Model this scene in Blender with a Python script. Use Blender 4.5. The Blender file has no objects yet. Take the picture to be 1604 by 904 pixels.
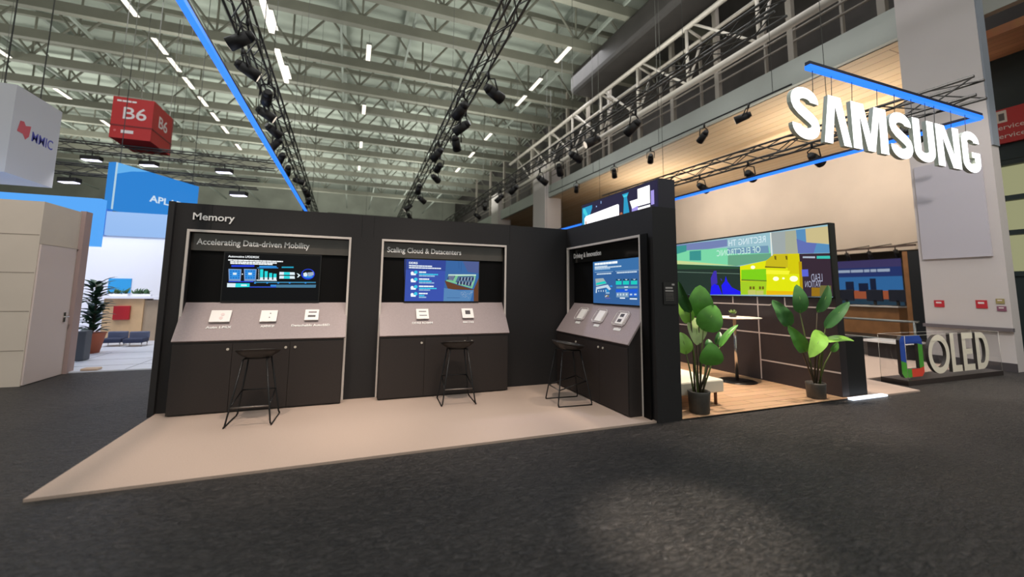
import bpy, math, random
from mathutils import Vector, Matrix

S = bpy.context.scene
COL = S.collection
R = random.Random(7)

# ------------------------------------------------------------------ camera
F_PX, PY = 658.41, 380.58
CX, CY, CZ = -3.344, -6.210, 1.468
YAW, PITCH, ROLL = math.radians(20.978), math.radians(6.463), math.radians(0.629)
_fw = Vector((math.sin(YAW) * math.cos(PITCH), math.cos(YAW) * math.cos(PITCH), math.sin(PITCH)))
_r = Vector((math.cos(YAW), -math.sin(YAW), 0))
_u = _r.cross(_fw)
_r2 = _r * math.cos(ROLL) + _u * math.sin(ROLL)
_u2 = -_r * math.sin(ROLL) + _u * math.cos(ROLL)
cam_data = bpy.data.cameras.new('camera')
cam = bpy.data.objects.new('camera', cam_data)
COL.objects.link(cam)
cam.matrix_world = Matrix(((_r2.x, _u2.x, -_fw.x, CX), (_r2.y, _u2.y, -_fw.y, CY), (_r2.z, _u2.z, -_fw.z, CZ), (0, 0, 0, 1)))
cam_data.sensor_width = 36.0
cam_data.lens = 36.0 * F_PX / 1604.0
cam_data.shift_y = -(452.0 - PY) / 1604.0
cam_data.clip_start, cam_data.clip_end = 0.05, 300
cam_data.dof.use_dof = True
cam_data.dof.focus_distance = 6.1
cam_data.dof.aperture_fstop = 0.62
S.camera = cam

# ------------------------------------------------------------------ view, world, lights
S.view_settings.view_transform = 'Standard'
S.view_settings.look = 'None'
S.view_settings.gamma = 1.0
S.view_settings.exposure = 0.0
S.view_settings.use_curve_mapping = False
W = bpy.data.worlds.new('hall_ambient_fill')  # even ambient fill, let in through the hall's open sides
S.world = W
W.use_nodes = True
W.node_tree.nodes['Background'].inputs[0].default_value = (0.90, 0.93, 0.86, 1)
W.node_tree.nodes['Background'].inputs[1].default_value = 0.55
S.cycles.use_denoising = True
S.cycles.max_bounces = 6
S.cycles.transparent_max_bounces = 16
S.cycles.sample_clamp_indirect = 4.0


def spot(loc, aim, watts, size_deg, col=(1, .9, .8), blend=.6, rad=.08, name='spot_lamp'):
    d = bpy.data.lights.new(name, 'SPOT')
    d.energy = watts; d.spot_size = math.radians(size_deg); d.spot_blend = blend
    d.color = col; d.shadow_soft_size = rad
    o = bpy.data.objects.new(name, d); COL.objects.link(o)
    o.location = loc
    o.rotation_euler = (Vector(aim) - Vector(loc)).to_track_quat('-Z', 'Y').to_euler()
    return o


def area(loc, aim, watts, sx, sy, col=(1, 1, 1), name='area_lamp'):
    d = bpy.data.lights.new(name, 'AREA')
    d.energy = watts; d.shape = 'RECTANGLE'; d.size = sx; d.size_y = sy; d.color = col
    o = bpy.data.objects.new(name, d); COL.objects.link(o)
    o.location = loc
    o.rotation_euler = (Vector(aim) - Vector(loc)).to_track_quat('-Z', 'Y').to_euler()
    return o


WARM = (1.0, .84, .70)
for x in (-4.9, -3.3, -1.8):
    spot((x, -3.1, 6.6), (x + .1, -.7, .3), 540, 44, WARM)
for x, y in ((1.2, -1.4), (2.4, -1.4), (1.8, .4)):
    spot((x, y - .6, 6.4), (x + .1, y, 0), 1200, 44, (1, .84, .68))
spot((4.2, -2.2, 6.6), (5.6, -.4, 0), 520, 50, WARM)
spot((5.0, -5.0, 6.2), (6.7, -1.8, .4), 1300, 34, (1, .92, .82))
spot((-1.6, -3.4, 7.2), (-1.22, -3.95, 0), 4200, 13, (1, .88, .72), 1.0)
spot((4.6, -4.2, 6.8), (5.6, -3.3, 0), 900, 40, (1, .86, .74), 1.0)
spot((-2.0, 2.4, 6.8), (-.6, -.6, 2.5), 420, 40, (.72, .76, 1.0))
# the white lit booth far to the left
area((-10.2, 6.6, 4.6), (-10.2, 9.6, .6), 170, 4, 1.5, (.92, .94, 1.0))
# lamps under the gallery that wash the tan wall
for y in (4, 12):
    area((12.2, y, 7.2), (17.3, y, 5.0), 170, 5, .6, (1, .90, .80))
# unseen fill lights added to brighten the roof, and the hall lamps' downward light
for x in (-24, -10, 3):
    for y in (6, 18, 32, 48):
        area((x, y, 8.6), (x, y, 16), 620 if y < 30 else 1150, 7, 7, (.98, 1.0, .92))
for x, k in ((-12, 230), (-2, 190), (7, 420)):
    for y in (-8, 2, 12):
        area((x, y, 12.6), (x, y, 0), k, 5, 5, (.98, .98, 1.0))
# unseen fill lights added to brighten the gallery soffit, the cabin and the pillar
for y in (3, 12): area((11.8, y, 5.2), (12.6, y, 8), 260, 4, 2, (1, .92, .82))
spot((-5.6, -3.4, 6.6), (-8.3, 2.4, 1.3), 900, 48, (1, .90, .80))
spot((3.6, -5.6, 7.2), (9.0, -1.2, 2.6), 900, 44, (1, .95, .92))


# ------------------------------------------------------------------ materials
def lin(h):
    h = h.lstrip('#')
    v = [int(h[i:i + 2], 16) / 255 for i in (0, 2, 4)]
    return tuple(c / 12.92 if c <= .04045 else ((c + .055) / 1.055) ** 2.4 for c in v) + (1.0,)


_M = {}


def mat(name, col, rough=.6, metal=0.0, noise=0.0, scale=12.0, spec=.5, bump=0.0, bscale=60.0):
    if name in _M: return _M[name]
    m = bpy.data.materials.new(name); m.use_nodes = True
    nt = m.node_tree; b = nt.nodes['Principled BSDF']
    c = lin(col) if isinstance(col, str) else tuple(col) + (1.0,)
    b.inputs['Base Color'].default_value = c
    b.inputs['Roughness'].default_value = rough
    b.inputs['Metallic'].default_value = metal
    b.inputs['Specular IOR Level'].default_value = spec
    tc = nt.nodes.new('ShaderNodeTexCoord')
    if noise:
        n = nt.nodes.new('ShaderNodeTexNoise'); n.inputs['Scale'].default_value = scale; n.inputs['Detail'].default_value = 4
        r = nt.nodes.new('ShaderNodeValToRGB')
        r.color_ramp.elements[0].position = .3; r.color_ramp.elements[1].position = .7
        r.color_ramp.elements[0].color = tuple(max(0, x * (1 - noise)) for x in c[:3]) + (1,)
        r.color_ramp.elements[1].color = tuple(min(1, x * (1 + noise)) for x in c[:3]) + (1,)
        nt.links.new(tc.outputs['Object'], n.inputs['Vector']); nt.links.new(n.outputs['Fac'], r.inputs[0])
        nt.links.new(r.outputs[0], b.inputs['Base Color'])
    if bump:
        n = nt.nodes.new('ShaderNodeTexNoise'); n.inputs['Scale'].default_value = bscale; n.inputs['Detail'].default_value = 3
        bp = nt.nodes.new('ShaderNodeBump'); bp.inputs['Strength'].default_value = bump; bp.inputs['Distance'].default_value = .01
        nt.links.new(tc.outputs['Object'], n.inputs['Vector']); nt.links.new(n.outputs['Fac'], bp.inputs['Height'])
        nt.links.new(bp.outputs[0], b.inputs['Normal'])
    _M[name] = m
    return m


def emit(name, col, k=1.0):
    if name in _M: return _M[name]
    m = bpy.data.materials.new(name); m.use_nodes = True
    nt = m.node_tree; b = nt.nodes['Principled BSDF']
    c = lin(col)
    b.inputs['Base Color'].default_value = (.004, .004, .004, 1)
    b.inputs['Specular IOR Level'].default_value = .15
    b.inputs['Roughness'].default_value = .35
    b.inputs['Emission Color'].default_value = c
    b.inputs['Emission Strength'].default_value = k
    _M[name] = m
    return m


def clear(name, tint='#ffffff', gloss=.08):
    if name in _M: return _M[name]
    m = bpy.data.materials.new(name); m.use_nodes = True
    nt = m.node_tree; nt.nodes.clear()
    o = nt.nodes.new('ShaderNodeOutputMaterial'); mx = nt.nodes.new('ShaderNodeMixShader')
    t = nt.nodes.new('ShaderNodeBsdfTransparent'); g = nt.nodes.new('ShaderNodeBsdfGlossy')
    lw = nt.nodes.new('ShaderNodeLayerWeight'); lw.inputs[0].default_value = .5
    pw_ = nt.nodes.new('ShaderNodeMath'); pw_.operation = 'POWER'; pw_.inputs[1].default_value = 4
    f = nt.nodes.new('ShaderNodeMath'); f.operation = 'MULTIPLY_ADD'; f.inputs[1].default_value = .35; f.inputs[2].default_value = .03
    nt.links.new(lw.outputs['Facing'], pw_.inputs[0]); nt.links.new(pw_.outputs[0], f.inputs[0])
    t.inputs[0].default_value = lin(tint); g.inputs['Roughness'].default_value = .03
    nt.links.new(f.outputs[0], mx.inputs[0]); nt.links.new(t.outputs[0], mx.inputs[1]); nt.links.new(g.outputs[0], mx.inputs[2])
    nt.links.new(mx.outputs[0], o.inputs[0])
    _M[name] = m
    return m


def floor_material():
    m = bpy.data.materials.new('dark_hall_floor'); m.use_nodes = True
    nt = m.node_tree; b = nt.nodes['Principled BSDF']; L = nt.links.new
    tc = nt.nodes.new('ShaderNodeTexCoord')
    mp = nt.nodes.new('ShaderNodeMapping'); mp.inputs['Rotation'].default_value = (0, 0, .5); mp.inputs['Scale'].default_value = (1.0, 2.3, 1)
    L(tc.outputs['Object'], mp.inputs[0])
    n1 = nt.nodes.new('ShaderNodeTexNoise'); n1.inputs['Scale'].default_value = 15; n1.inputs['Detail'].default_value = 3
    n1.inputs['Roughness'].default_value = .62; n1.inputs['Distortion'].default_value = 1.6
    L(mp.outputs[0], n1.inputs['Vector'])
    n2 = nt.nodes.new('ShaderNodeTexNoise'); n2.inputs['Scale'].default_value = .55; n2.inputs['Detail'].default_value = 3
    L(tc.outputs['Object'], n2.inputs['Vector'])
    r = nt.nodes.new('ShaderNodeValToRGB')
    r.color_ramp.elements[0].position = .38; r.color_ramp.elements[0].color = lin('#1d1c1d')
    r.color_ramp.elements[1].position = .64; r.color_ramp.elements[1].color = lin('#4a4542')
    mixn = nt.nodes.new('ShaderNodeMath'); mixn.operation = 'MULTIPLY_ADD'; mixn.inputs[1].default_value = .72
    hlf = nt.nodes.new('ShaderNodeMath'); hlf.operation = 'MULTIPLY'; hlf.inputs[1].default_value = .28
    L(n2.outputs['Fac'], hlf.inputs[0]); L(n1.outputs['Fac'], mixn.inputs[0]); L(hlf.outputs[0], mixn.inputs[2])
    L(mixn.outputs[0], r.inputs[0]); L(r.outputs[0], b.inputs['Base Color'])
    bp = nt.nodes.new('ShaderNodeBump'); bp.inputs['Strength'].default_value = 1.0; bp.inputs['Distance'].default_value = .05
    L(n1.outputs['Fac'], bp.inputs['Height']); L(bp.outputs[0], b.inputs['Normal'])
    b.inputs['Roughness'].default_value = .46
    b.inputs['Specular IOR Level'].default_value = .4
    return m


def plank_material(name, c0, c1, wid, lng, axis_rot=0.0, rough=.5, gap='#3a2b20'):
    if name in _M: return _M[name]
    m = bpy.data.materials.new(name); m.use_nodes = True
    nt = m.node_tree; b = nt.nodes['Principled BSDF']; L = nt.links.new
    tc = nt.nodes.new('ShaderNodeTexCoord'); mp = nt.nodes.new('ShaderNodeMapping')
    mp.inputs['Rotation'].default_value = (0, 0, axis_rot)
    br = nt.nodes.new('ShaderNodeTexBrick')
    br.inputs['Color1'].default_value = lin(c0); br.inputs['Color2'].default_value = lin(c1); br.inputs['Mortar'].default_value = lin(gap)
    br.inputs['Scale'].default_value = 1; br.inputs['Brick Width'].default_value = lng; br.inputs['Row Height'].default_value = wid
    br.inputs['Mortar Size'].default_value = wid * .025
    n = nt.nodes.new('ShaderNodeTexNoise'); n.inputs['Scale'].default_value = 3
    mp2 = nt.nodes.new('ShaderNodeMapping'); mp2.inputs['Scale'].default_value = (2, 26, 1)
    L(tc.outputs['Object'], mp.inputs[0]); L(mp.outputs[0], br.inputs['Vector']); L(mp.outputs[0], mp2.inputs[0]); L(mp2.outputs[0], n.inputs['Vector'])
    mx = nt.nodes.new('ShaderNodeMixRGB'); mx.blend_type = 'MULTIPLY'; mx.inputs[0].default_value = .35
    L(br.outputs['Color'], mx.inputs[1]); L(n.outputs['Color'], mx.inputs[2]); L(mx.outputs[0], b.inputs['Base Color'])
    b.inputs['Roughness'].default_value = rough
    _M[name] = m
    return m


BLACK = mat('matte_black_board', '#1e1c1d', .7, noise=.12, scale=40)
BOARD = mat('black_brown_laminate', '#292220', .55, noise=.10, scale=60)
TRIM = mat('white_metal_trim', '#d8cfc8', .35)
SHELFM = mat('grey_shelf_laminate', '#a39494', .55, noise=.05, scale=50)
GLOSS = mat('dark_gloss_glass', '#151414', .06)
BACKM = mat('black_backing', '#0c0b0b', .6, spec=.15)
METBLK = mat('black_painted_metal', '#1b1a1a', .4, metal=.3)
CHROME = mat('polished_steel', '#d8d4cf', .18, metal=1.0)
WHITE = mat('white_plastic', '#eeeae6', .4)
LETTER = mat('white_lettering', '#f4f2f0', .5)
GREYMET = mat('grey_aluminium', '#8d8f8b', .4, metal=.6)
DARKTRUSS = mat('dark_truss_aluminium', '#5a5855', .45, metal=.5)
SPOTBLK = mat('spotlight_black', '#1e1b1b', .5)
CABLE = mat('steel_cable', '#55554f', .5)
BLUELED = emit('blue_led', '#2a78ff', 1.6)
SIGNLED = emit('white_sign_face', '#ffffff', 2.2)
LAMPW = emit('lamp_glow', '#fff4e0', 2.2)


# ------------------------------------------------------------------ mesh helpers
class MB:
    def __init__(s):
        s.v = []; s.f = []; s.m = []; s.mats = []; s.cur = 0; s.sm = []

    def use(s, material):
        if material not in s.mats: s.mats.append(material)
        s.cur = s.mats.index(material)
        return s

    def add(s, vs, fs, smooth=False):
        o = len(s.v)
        s.v += [tuple(v) for v in vs]
        for f in fs:
            s.f.append(tuple(i + o for i in f)); s.m.append(s.cur); s.sm.append(smooth)
        return s

    def box(s, x0, x1, y0, y1, z0, z1):
        vs = [(x, y, z) for z in (z0, z1) for y in (y0, y1) for x in (x0, x1)]
        return s.add(vs, [(0, 2, 3, 1), (4, 5, 7, 6), (0, 1, 5, 4), (1, 3, 7, 5), (3, 2, 6, 7), (2, 0, 4, 6)])

    def prism(s, pts, a, b, frame):
        """extrude the 2-D outline pts from height a to b in frame (origin, X, Y, N)"""
        O, X, Y, N = frame; n = len(pts)
        area2 = sum(pts[i][0] * pts[(i + 1) % n][1] - pts[(i + 1) % n][0] * pts[i][1] for i in range(n))
        if area2 < 0: pts = pts[::-1]
        vs = [O + X * p[0] + Y * p[1] + N * h for h in (a, b) for p in pts]
        fs = [tuple(range(n - 1, -1, -1)), tuple(range(n, 2 * n))]
        fs += [(i, (i + 1) % n, n + (i + 1) % n, n + i) for i in range(n)]
        return s.add(vs, fs)

    def tube(s, path, r, n=8, cap=True):
        path = [Vector(p) for p in path]; rings = []
        rs = r if isinstance(r, (list, tuple)) else [r] * len(path)
        up = None
        vs = []
        for i, p in enumerate(path):
            if i == 0: t = path[1] - p
            elif i == len(path) - 1: t = p - path[i - 1]
            else: t = (path[i + 1] - p).normalized() + (p - path[i - 1]).normalized()
            t = t.normalized() if t.length > 1e-9 else Vector((0, 0, 1))
            if up is None:
                up = Vector((0, 0, 1)) if abs(t.z) < .9 else Vector((1, 0, 0))
            a = t.cross(up)
            if a.length < 1e-6: a = t.cross(Vector((0, 1, 0)))
            a.normalize(); b = a.cross(t).normalized(); up = b
            for k in range(n):
                th = 2 * math.pi * k / n
                vs.append(p + (a * math.cos(th) + b * math.sin(th)) * rs[i])
        fs = []
        for i in range(len(path) - 1):
            for k in range(n):
                fs.append((i * n + k, i * n + (k + 1) % n, (i + 1) * n + (k + 1) % n, (i + 1) * n + k))
        s.add(vs, fs, True)
        if cap:
            o = len(s.v) - len(vs); m = (len(path) - 1) * n
            s.f.append(tuple(o + k for k in range(n - 1, -1, -1))); s.m.append(s.cur); s.sm.append(False)
            s.f.append(tuple(o + m + k for k in range(n))); s.m.append(s.cur); s.sm.append(False)
        return s

    def lathe(s, prof, c=(0, 0, 0), n=28):
        vs = [(c[0] + r * math.cos(2 * math.pi * k / n), c[1] + r * math.sin(2 * math.pi * k / n), c[2] + z) for r, z in prof for k in range(n)]
        fs = [(i * n + k, i * n + (k + 1) % n, (i + 1) * n + (k + 1) % n, (i + 1) * n + k) for i in range(len(prof) - 1) for k in range(n)]
        return s.add(vs, fs, True)

    def cyl(s, c, r, h, n=24):
        return s.lathe([(0.0001, 0), (r, 0), (r, h), (0.0001, h)], c, n)

    def build(s, name, material=None, parent=None, bevel=0.0, smooth_angle=True):
        me = bpy.data.meshes.new(name)
        me.from_pydata(s.v, [], s.f)
        ms = s.mats if s.mats else [material]
        for q in ms: me.materials.append(q)
        if s.mats:
            for p, mi in zip(me.polygons, s.m): p.material_index = mi
        for p, q in zip(me.polygons, s.sm): p.use_smooth = q
        me.update()
        o = bpy.data.objects.new(name, me); COL.objects.link(o)
        if parent: o.parent = parent
        if bevel:
            b = o.modifiers.new('bevel', 'BEVEL'); b.width = bevel; b.segments = 2; b.limit_method = 'ANGLE'
        return o


def tag(o, label=None, cat=None, group=None, kind=None):
    if label: o['label'] = label
    if cat: o['category'] = cat
    if group: o['group'] = group
    if kind: o['kind'] = kind
    return o


def empty(name, loc=(0, 0, 0), rz=0.0):
    o = bpy.data.objects.new(name, None); COL.objects.link(o)
    o.location = loc; o.rotation_euler = (0, 0, rz); o.empty_display_size = .1
    return o


def copy_tree(o, parent=None):
    c = o.copy(); COL.objects.link(c)
    if parent: c.parent = parent
    for ch in list(o.children): copy_tree(ch, c)
    return c


V = Vector
_OUT = V((CX, CY, CZ))


def on(axis, val, px, py):
    """the place on the plane axis = val that the photograph shows at (px, py)"""
    d = _fw + _r2 * ((px - 802) / F_PX) - _u2 * ((py - PY) / F_PX)
    i = 'xyz'.index(axis)
    return _OUT + d * ((val - _OUT[i]) / d[i])


def meet(P0, N, px, py):
    d = _fw + _r2 * ((px - 802) / F_PX) - _u2 * ((py - PY) / F_PX)
    return _OUT + d * ((P0 - _OUT).dot(N) / d.dot(N))


FACE_S = (V((1, 0, 0)), V((0, 0, 1)), V((0, -1, 0)))      # a face that looks towards -y
FACE_W = (V((0, -1, 0)), V((0, 0, 1)), V((-1, 0, 0)))     # a face that looks towards -x


def frame(o, f): return (V(o), f[0], f[1], f[2])


def lettering(name, body, material, parent, fr, width=None, height=None, depth=.002, bold=0.0, align='LEFT', mirror=False, at=(0, 0)):
    """words as a mesh in the plane fr, scaled to a width (and cap height)"""
    cu = bpy.data.curves.new(name, 'FONT'); cu.body = body; cu.size = 1; cu.offset = bold; cu.resolution_u = 3
    cu.align_x = align
    t = bpy.data.objects.new(name, cu); COL.objects.link(t)
    bpy.context.view_layer.update()
    dg = bpy.context.evaluated_depsgraph_get()
    me = bpy.data.meshes.new_from_object(t.evaluated_get(dg))
    COL.objects.unlink(t); bpy.data.objects.remove(t)
    xs = [v.co.x for v in me.vertices]; x0, x1 = min(xs), max(xs)
    capz = .70
    sy = (height / capz) if height else width / (x1 - x0)
    sx = width / (x1 - x0) if width else sy
    O, X, Y, N = fr
    ref = x0 if align == 'LEFT' else (x0 + x1) / 2
    base = []
    for v in me.vertices:
        a = (v.co.x - ref) * sx * (-1 if mirror else 1) + at[0]
        b = v.co.y * sy + at[1]
        base.append(O + X * a + Y * b)
    b = MB().use(material)
    fs = [tuple(p.vertices) for p in me.polygons]
    if mirror: fs = [f[::-1] for f in fs]
    # front faces plus rim
    n = len(base)
    cnt = {}
    for f in fs:
        for i in range(len(f)):
            e = (f[i], f[(i + 1) % len(f)])
            cnt[e] = 1
    rim = [e for e in cnt if (e[1], e[0]) not in cnt]
    vs = [p + N * depth for p in base] + base
    b.add(vs, fs + [(e[1], e[0], e[0] + n, e[1] + n) for e in rim])
    bpy.data.meshes.remove(me)
    return b.build(name, None, parent)


def art(name, parent, fr, shapes, step=.0006, start=.001):
    """flat coloured shapes shown on a display, each a hair above the last"""
    b = MB(); O, X, Y, N = fr; h = start
    for material, pts in shapes:
        n = len(pts)
        a2 = sum(pts[i][0] * pts[(i + 1) % n][1] - pts[(i + 1) % n][0] * pts[i][1] for i in range(n))
        if a2 < 0: pts = pts[::-1]
        b.use(material).add([O + X * p[0] + Y * p[1] + N * h for p in pts], [tuple(range(n))])
        h += step
    return b.build(name, None, parent)


def clip(pts, x0, y0, x1, y1):
    for ax, lim, sg_ in ((0, x0, 1), (0, x1, -1), (1, y0, 1), (1, y1, -1)):
        out = []
        for i in range(len(pts)):
            a, c = pts[i - 1], pts[i]
            da, dc = (a[ax] - lim) * sg_, (c[ax] - lim) * sg_
            if (da >= 0) != (dc >= 0):
                t = da / (da - dc); out.append((a[0] + (c[0] - a[0]) * t, a[1] + (c[1] - a[1]) * t))
            if dc >= 0: out.append(c)
        pts = out
        if not pts: break
    return pts


def rect(x0, y0, x1, y1): return [(x0, y0), (x1, y0), (x1, y1), (x0, y1)]


def disc(cx, cy, rx, ry=None, n=24):
    ry = ry or rx
    return [(cx + rx * math.cos(2 * math.pi * k / n), cy + ry * math.sin(2 * math.pi * k / n)) for k in range(n)]


def words(x0, y0, x1, h, rr, gap=.3):
    """a line of unreadably small print: word-sized dashes"""
    out = []; x = x0
    while x < x1 - h * .4:
        w = min(x1 - x, h * rr.uniform(1.6, 4.2)); out.append(rect(x, y0, x + w, y0 + h)); x += w + h * gap
    return out


def wall_with_opening(b, x0, x1, z0, z1, opens, y0, y1):
    """boxes of a wall from x0 to x1 with openings (a, b, top), all down to the floor"""
    x = x0
    for a, c, t in opens:
        if a > x: b.box(x, a, y0, y1, z0, z1)
        b.box(a, c, y0, y1, t, z1)
        x = c
    if x < x1: b.box(x, x1, y0, y1, z0, z1)


FLOOR = -.022

# ------------------------------------------------------------------ the setting
o = MB().box(-60, 60, -25, 70, FLOOR - .2, FLOOR).build('floor', floor_material()); tag(o, kind='structure')
DECK = mat('roof_deck', '#a2a99e', .8, noise=.12, scale=.5)
b = MB()
b.box(-60, 40, -12, 62, 16.2, 16.4)
o = b.build('ceiling', DECK); tag(o, kind='structure')
BEAM = mat('roof_beam_paint', '#77766a', .6, noise=.12, scale=.8)
BEAMG = mat('purlin_paint', '#8b9188', .6)
k = 0
for y in (7.6, 10.4, 12.4, 16.2, 19.2, 22.1, 25.2, 28.1, 31.5, 35, 39, 43, 48):
    b = MB()
    b.box(-45, 12, y - .16, y + .16, 12.95, 13.4)
    b.box(-45, 12, y - .1, y + .1, 15.5, 15.75)
    x = -45
    while x < 11.5:
        b.tube([(x, y, 13.4), (x + 1.6, y, 15.5)], .06, 6, False)
        b.tube([(x + 1.6, y, 15.5), (x + 3.2, y, 13.4)], .06, 6, False)
        b.tube([(x + 3.2, y, 13.4), (x + 3.2, y, 15.5)], .05, 6, False)
        x += 3.2
    o = b.build('ceiling_beam', BEAM); tag(o, kind='structure')
for x in (-38, -33, -28, -23.5, -19.5, -15.6, -10.2, -4.3, -1.2, 2.6, 6.8):
    b = MB().box(x - .09, x + .09, -12, 60, 15.75, 16.1).box(x - .05, x + .05, 5, 60, 13.35, 13.5)
    o = b.build('ceiling_purlin', BEAMG); tag(o, kind='structure')
# far end of the hall
FARW = mat('far_wall_panel', '#9a9c90', .8, noise=.2, scale=.3)
o = MB().box(-60, 40, 62, 62.4, FLOOR, 16.2).build('wall_far', FARW); tag(o, kind='structure')

# gallery along the right of the hall
TAN = mat('tan_plaster', '#d3c6b8', .8, noise=.05, scale=.6)
b = MB(); b.box(17.3, 17.6, -9, 62, 3.25, 7.9); b.box(17.3, 17.6, -9, 62, FLOOR, .6)
o = b.build('wall_right', TAN); tag(o, kind='structure')
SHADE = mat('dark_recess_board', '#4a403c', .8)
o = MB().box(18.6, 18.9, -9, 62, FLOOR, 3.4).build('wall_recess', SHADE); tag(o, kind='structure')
SOFFIT = plank_material('wood_slat_soffit', '#d9bd98', '#cfae84', .42, 30, math.pi / 2, .6, '#84684a')
o = MB().box(9.35, 17.6, -1.0, 62, 7.9, 8.1).build('ceiling_soffit', SOFFIT); tag(o, kind='structure')
FASC = mat('pale_fascia_paint', '#b4b8b0', .6, noise=.05, scale=.8)
o = MB().box(9.2, 9.4, -.6, 62, 7.9, 8.72).build('trim_gallery', FASC); tag(o, kind='structure')
GALD = mat('gallery_dark_cladding', '#3d3836', .7, noise=.3, scale=.8)
b = MB(); b.box(12.5, 12.8, -9, 62, 8.1, 16.2)
o = b.build('wall_gallery', GALD); tag(o, kind='structure')
POSTM = mat('gallery_post_paint', '#8e867c', .6)
y = .2
for y in (-.1, 2.31, 5.17, 7.55, 9.8, 12.3, 14.5, 17.0, 19.6, 22.4, 25.5, 29, 33, 38):
    o = MB().box(9.25, 9.42, y - .09, y + .09, 8.72, 14.4).build('gallery_post', POSTM); tag(o, kind='structure')
    o = MB().box(9.6, 9.72, y + 1.1, y + 1.16, 8.72, 11.0).build('gallery_mullion', POSTM); tag(o, kind='structure')
b = MB()
for z in (9.35, 9.7): b.tube([(9.3, -.5, z), (9.3, 55, z)], .035, 6)
tag(b.build('gallery_handrail', POSTM), 'thin grey double handrail running along the gallery edge above the pale fascia', 'railing')

# pillars
PILL = mat('white_pillar_plaster', '#cfc6c2', .7, noise=.03, scale=.8)
PSIDE = mat('grey_pillar_edge', '#8e949c', .6)
b = MB().use(PILL); b.box(9.0, 9.3, -1.87, -.50, FLOOR, 16.0)
b.use(PSIDE).box(9.02, 9.28, -1.90, -1.87, 4.6, 16.0)
b.use(mat('dark_base_board', '#4a4446', .6)).box(8.97, 9.0, -1.87, -.5, FLOOR, .14)
b.use(mat('grey_crash_rail', '#6e6668', .5)).box(8.93, 9.0, -1.89, -.48, .76, .83)
o = b.build('pillar', None); tag(o, kind='structure')
for y0, y1 in ((19.6, 21.6), (29.5, 31.5)):
    o = MB().box(8.95, 10.2, y0, y1, FLOOR, 10.4).build('pillar', PILL); tag(o, kind='structure')

# right of the pillar: dark window wall under a slatted soffit
DGREEN = mat('dark_green_frame', '#1d2a2a', .5)
b = MB()
b.box(11.6, 11.9, -9, -.2, 4.8, 7.4); b.box(11.6, 11.9, -9, -.2, FLOOR, 2.0)
o = b.build('wall_window', DGREEN); tag(o, kind='structure')
b = MB().use(DGREEN)
b.box(11.55, 11.75, -1.0, -.2, .5, 4.8)
for yy in (-3.2, -5.4, -8.9): b.box(11.55, 11.75, yy - .07, yy + .07, .5, 4.8)
for z in (2.0, 3.0, 3.85, 4.72): b.box(11.56, 11.74, -9, -.3, z - .06, z + .06)
b.use(emit('window_glow', '#a0a07a', .85)).box(11.76, 11.78, -9, -.3, 2.0, 4.8)
o = b.build('window_1', None); tag(o, kind='structure')
o = MB().box(10.2, 11.9, -9, -.2, 7.4, 7.6).build('ceiling_slats', plank_material('orange_slat_soffit', '#b0744b', '#9c643f', .22, 30, math.pi / 2, .6, '#5a3a25')); tag(o, kind='structure')
o = MB().box(10.4, 10.6, -9, -.2, 8.1, 9.4).build('trim_slats', FASC); tag(o, kind='structure')

# ------------------------------------------------------------------ booth floors
CARPET = mat('beige_carpet', '#b6a193', .9, noise=.06, scale=120, bump=.15, bscale=300)
b = MB(); b.box(-5.37, .2, -2.13, .3, FLOOR, 0)
o = b.build('floor_carpet', CARPET); tag(o, kind='structure')
WOOD = plank_material('oak_vinyl_planks', '#c6a17f', '#b99370', .16, 1.2, 0, .45)
b = MB().use(WOOD).box(.375, 3.6, -2.16, 3.4, -.006, 0).use(mat('black_platform_edge', '#1c1a1a', .6)).box(.375, 3.6, -2.15, 3.4, FLOOR, -.006)
o = b.build('floor_wood', None); tag(o, kind='structure')
b = MB().box(3.86, 8.6, -1.35, 4.2, FLOOR, 0)
b.add([(3.6, -2.2, 0), (5.0, -2.2, 0), (5.2, -1.35, 0), (3.6, -1.35, 0), (3.6, -2.2, FLOOR), (5.0, -2.2, FLOOR), (5.2, -1.35, FLOOR), (3.6, -1.35, FLOOR)],
      [(0, 1, 2, 3), (4, 5, 1, 0), (5, 6, 2, 1), (3, 7, 4, 0)])
o = b.build('floor_rug', CARPET); tag(o, kind='structure')

# ------------------------------------------------------------------ booth walls
K1, K2, KW = -5.235, -2.945, 1.885
b = MB()
opens = [(K1 + .025, K1 + KW - .025, 2.15), (K2 + .025, K2 + KW - .025, 2.15)]
wall_with_opening(b, -5.43, .02, 0, 2.5, opens, 0, .13)
b.box(-5.43, .374, .13, .36, 0, 2.5)
b.box(-5.43, -5.37, -.06, .36, FLOOR, 2.5)
back = b.build('wall_back', BLACK); tag(back, kind='structure')
for x in (-5.0, -3.22, -3.06, -1.0):
    o = MB().box(x - .0015, x + .0015, -.0015, .02, 2.19, 2.498).build('panel_seam', BACKM, back)
lettering('heading_lettering', 'Memory', LETTER, back, frame((-5.19, -.002, 2.297), FACE_S), width=.44, height=.088, depth=.012, bold=.012)

tower = empty('partition_tower', (.2, -1.0, 0))
tag(tower, 'tall black partition with a bright screen strip along its top, right end of the booth', 'partition')
inv = Matrix.Translation((-.2, 1.0, 0))


def under(o, root):
    o.parent = root; o.matrix_parent_inverse = Matrix.Translation(-root.location)
    return o


b = MB()
b.box(.13, .374, -2.15, .13, FLOOR, 2.5)
for a, c, z0 in ((-.105, 0, 0), (-2.15, -1.925, FLOOR)): b.box(.02, .13, a, c, z0, 2.5)
b.box(.02, .13, -1.925, -.105, 2.15, 2.5)
under(b.build('body', BLACK), tower)
b = MB(); b.box(.13, .374, -2.149, -.31, 2.5, 2.86)
under(b.build('screen_housing', mat('dark_violet_housing', '#26222e', .5)), tower)
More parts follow.
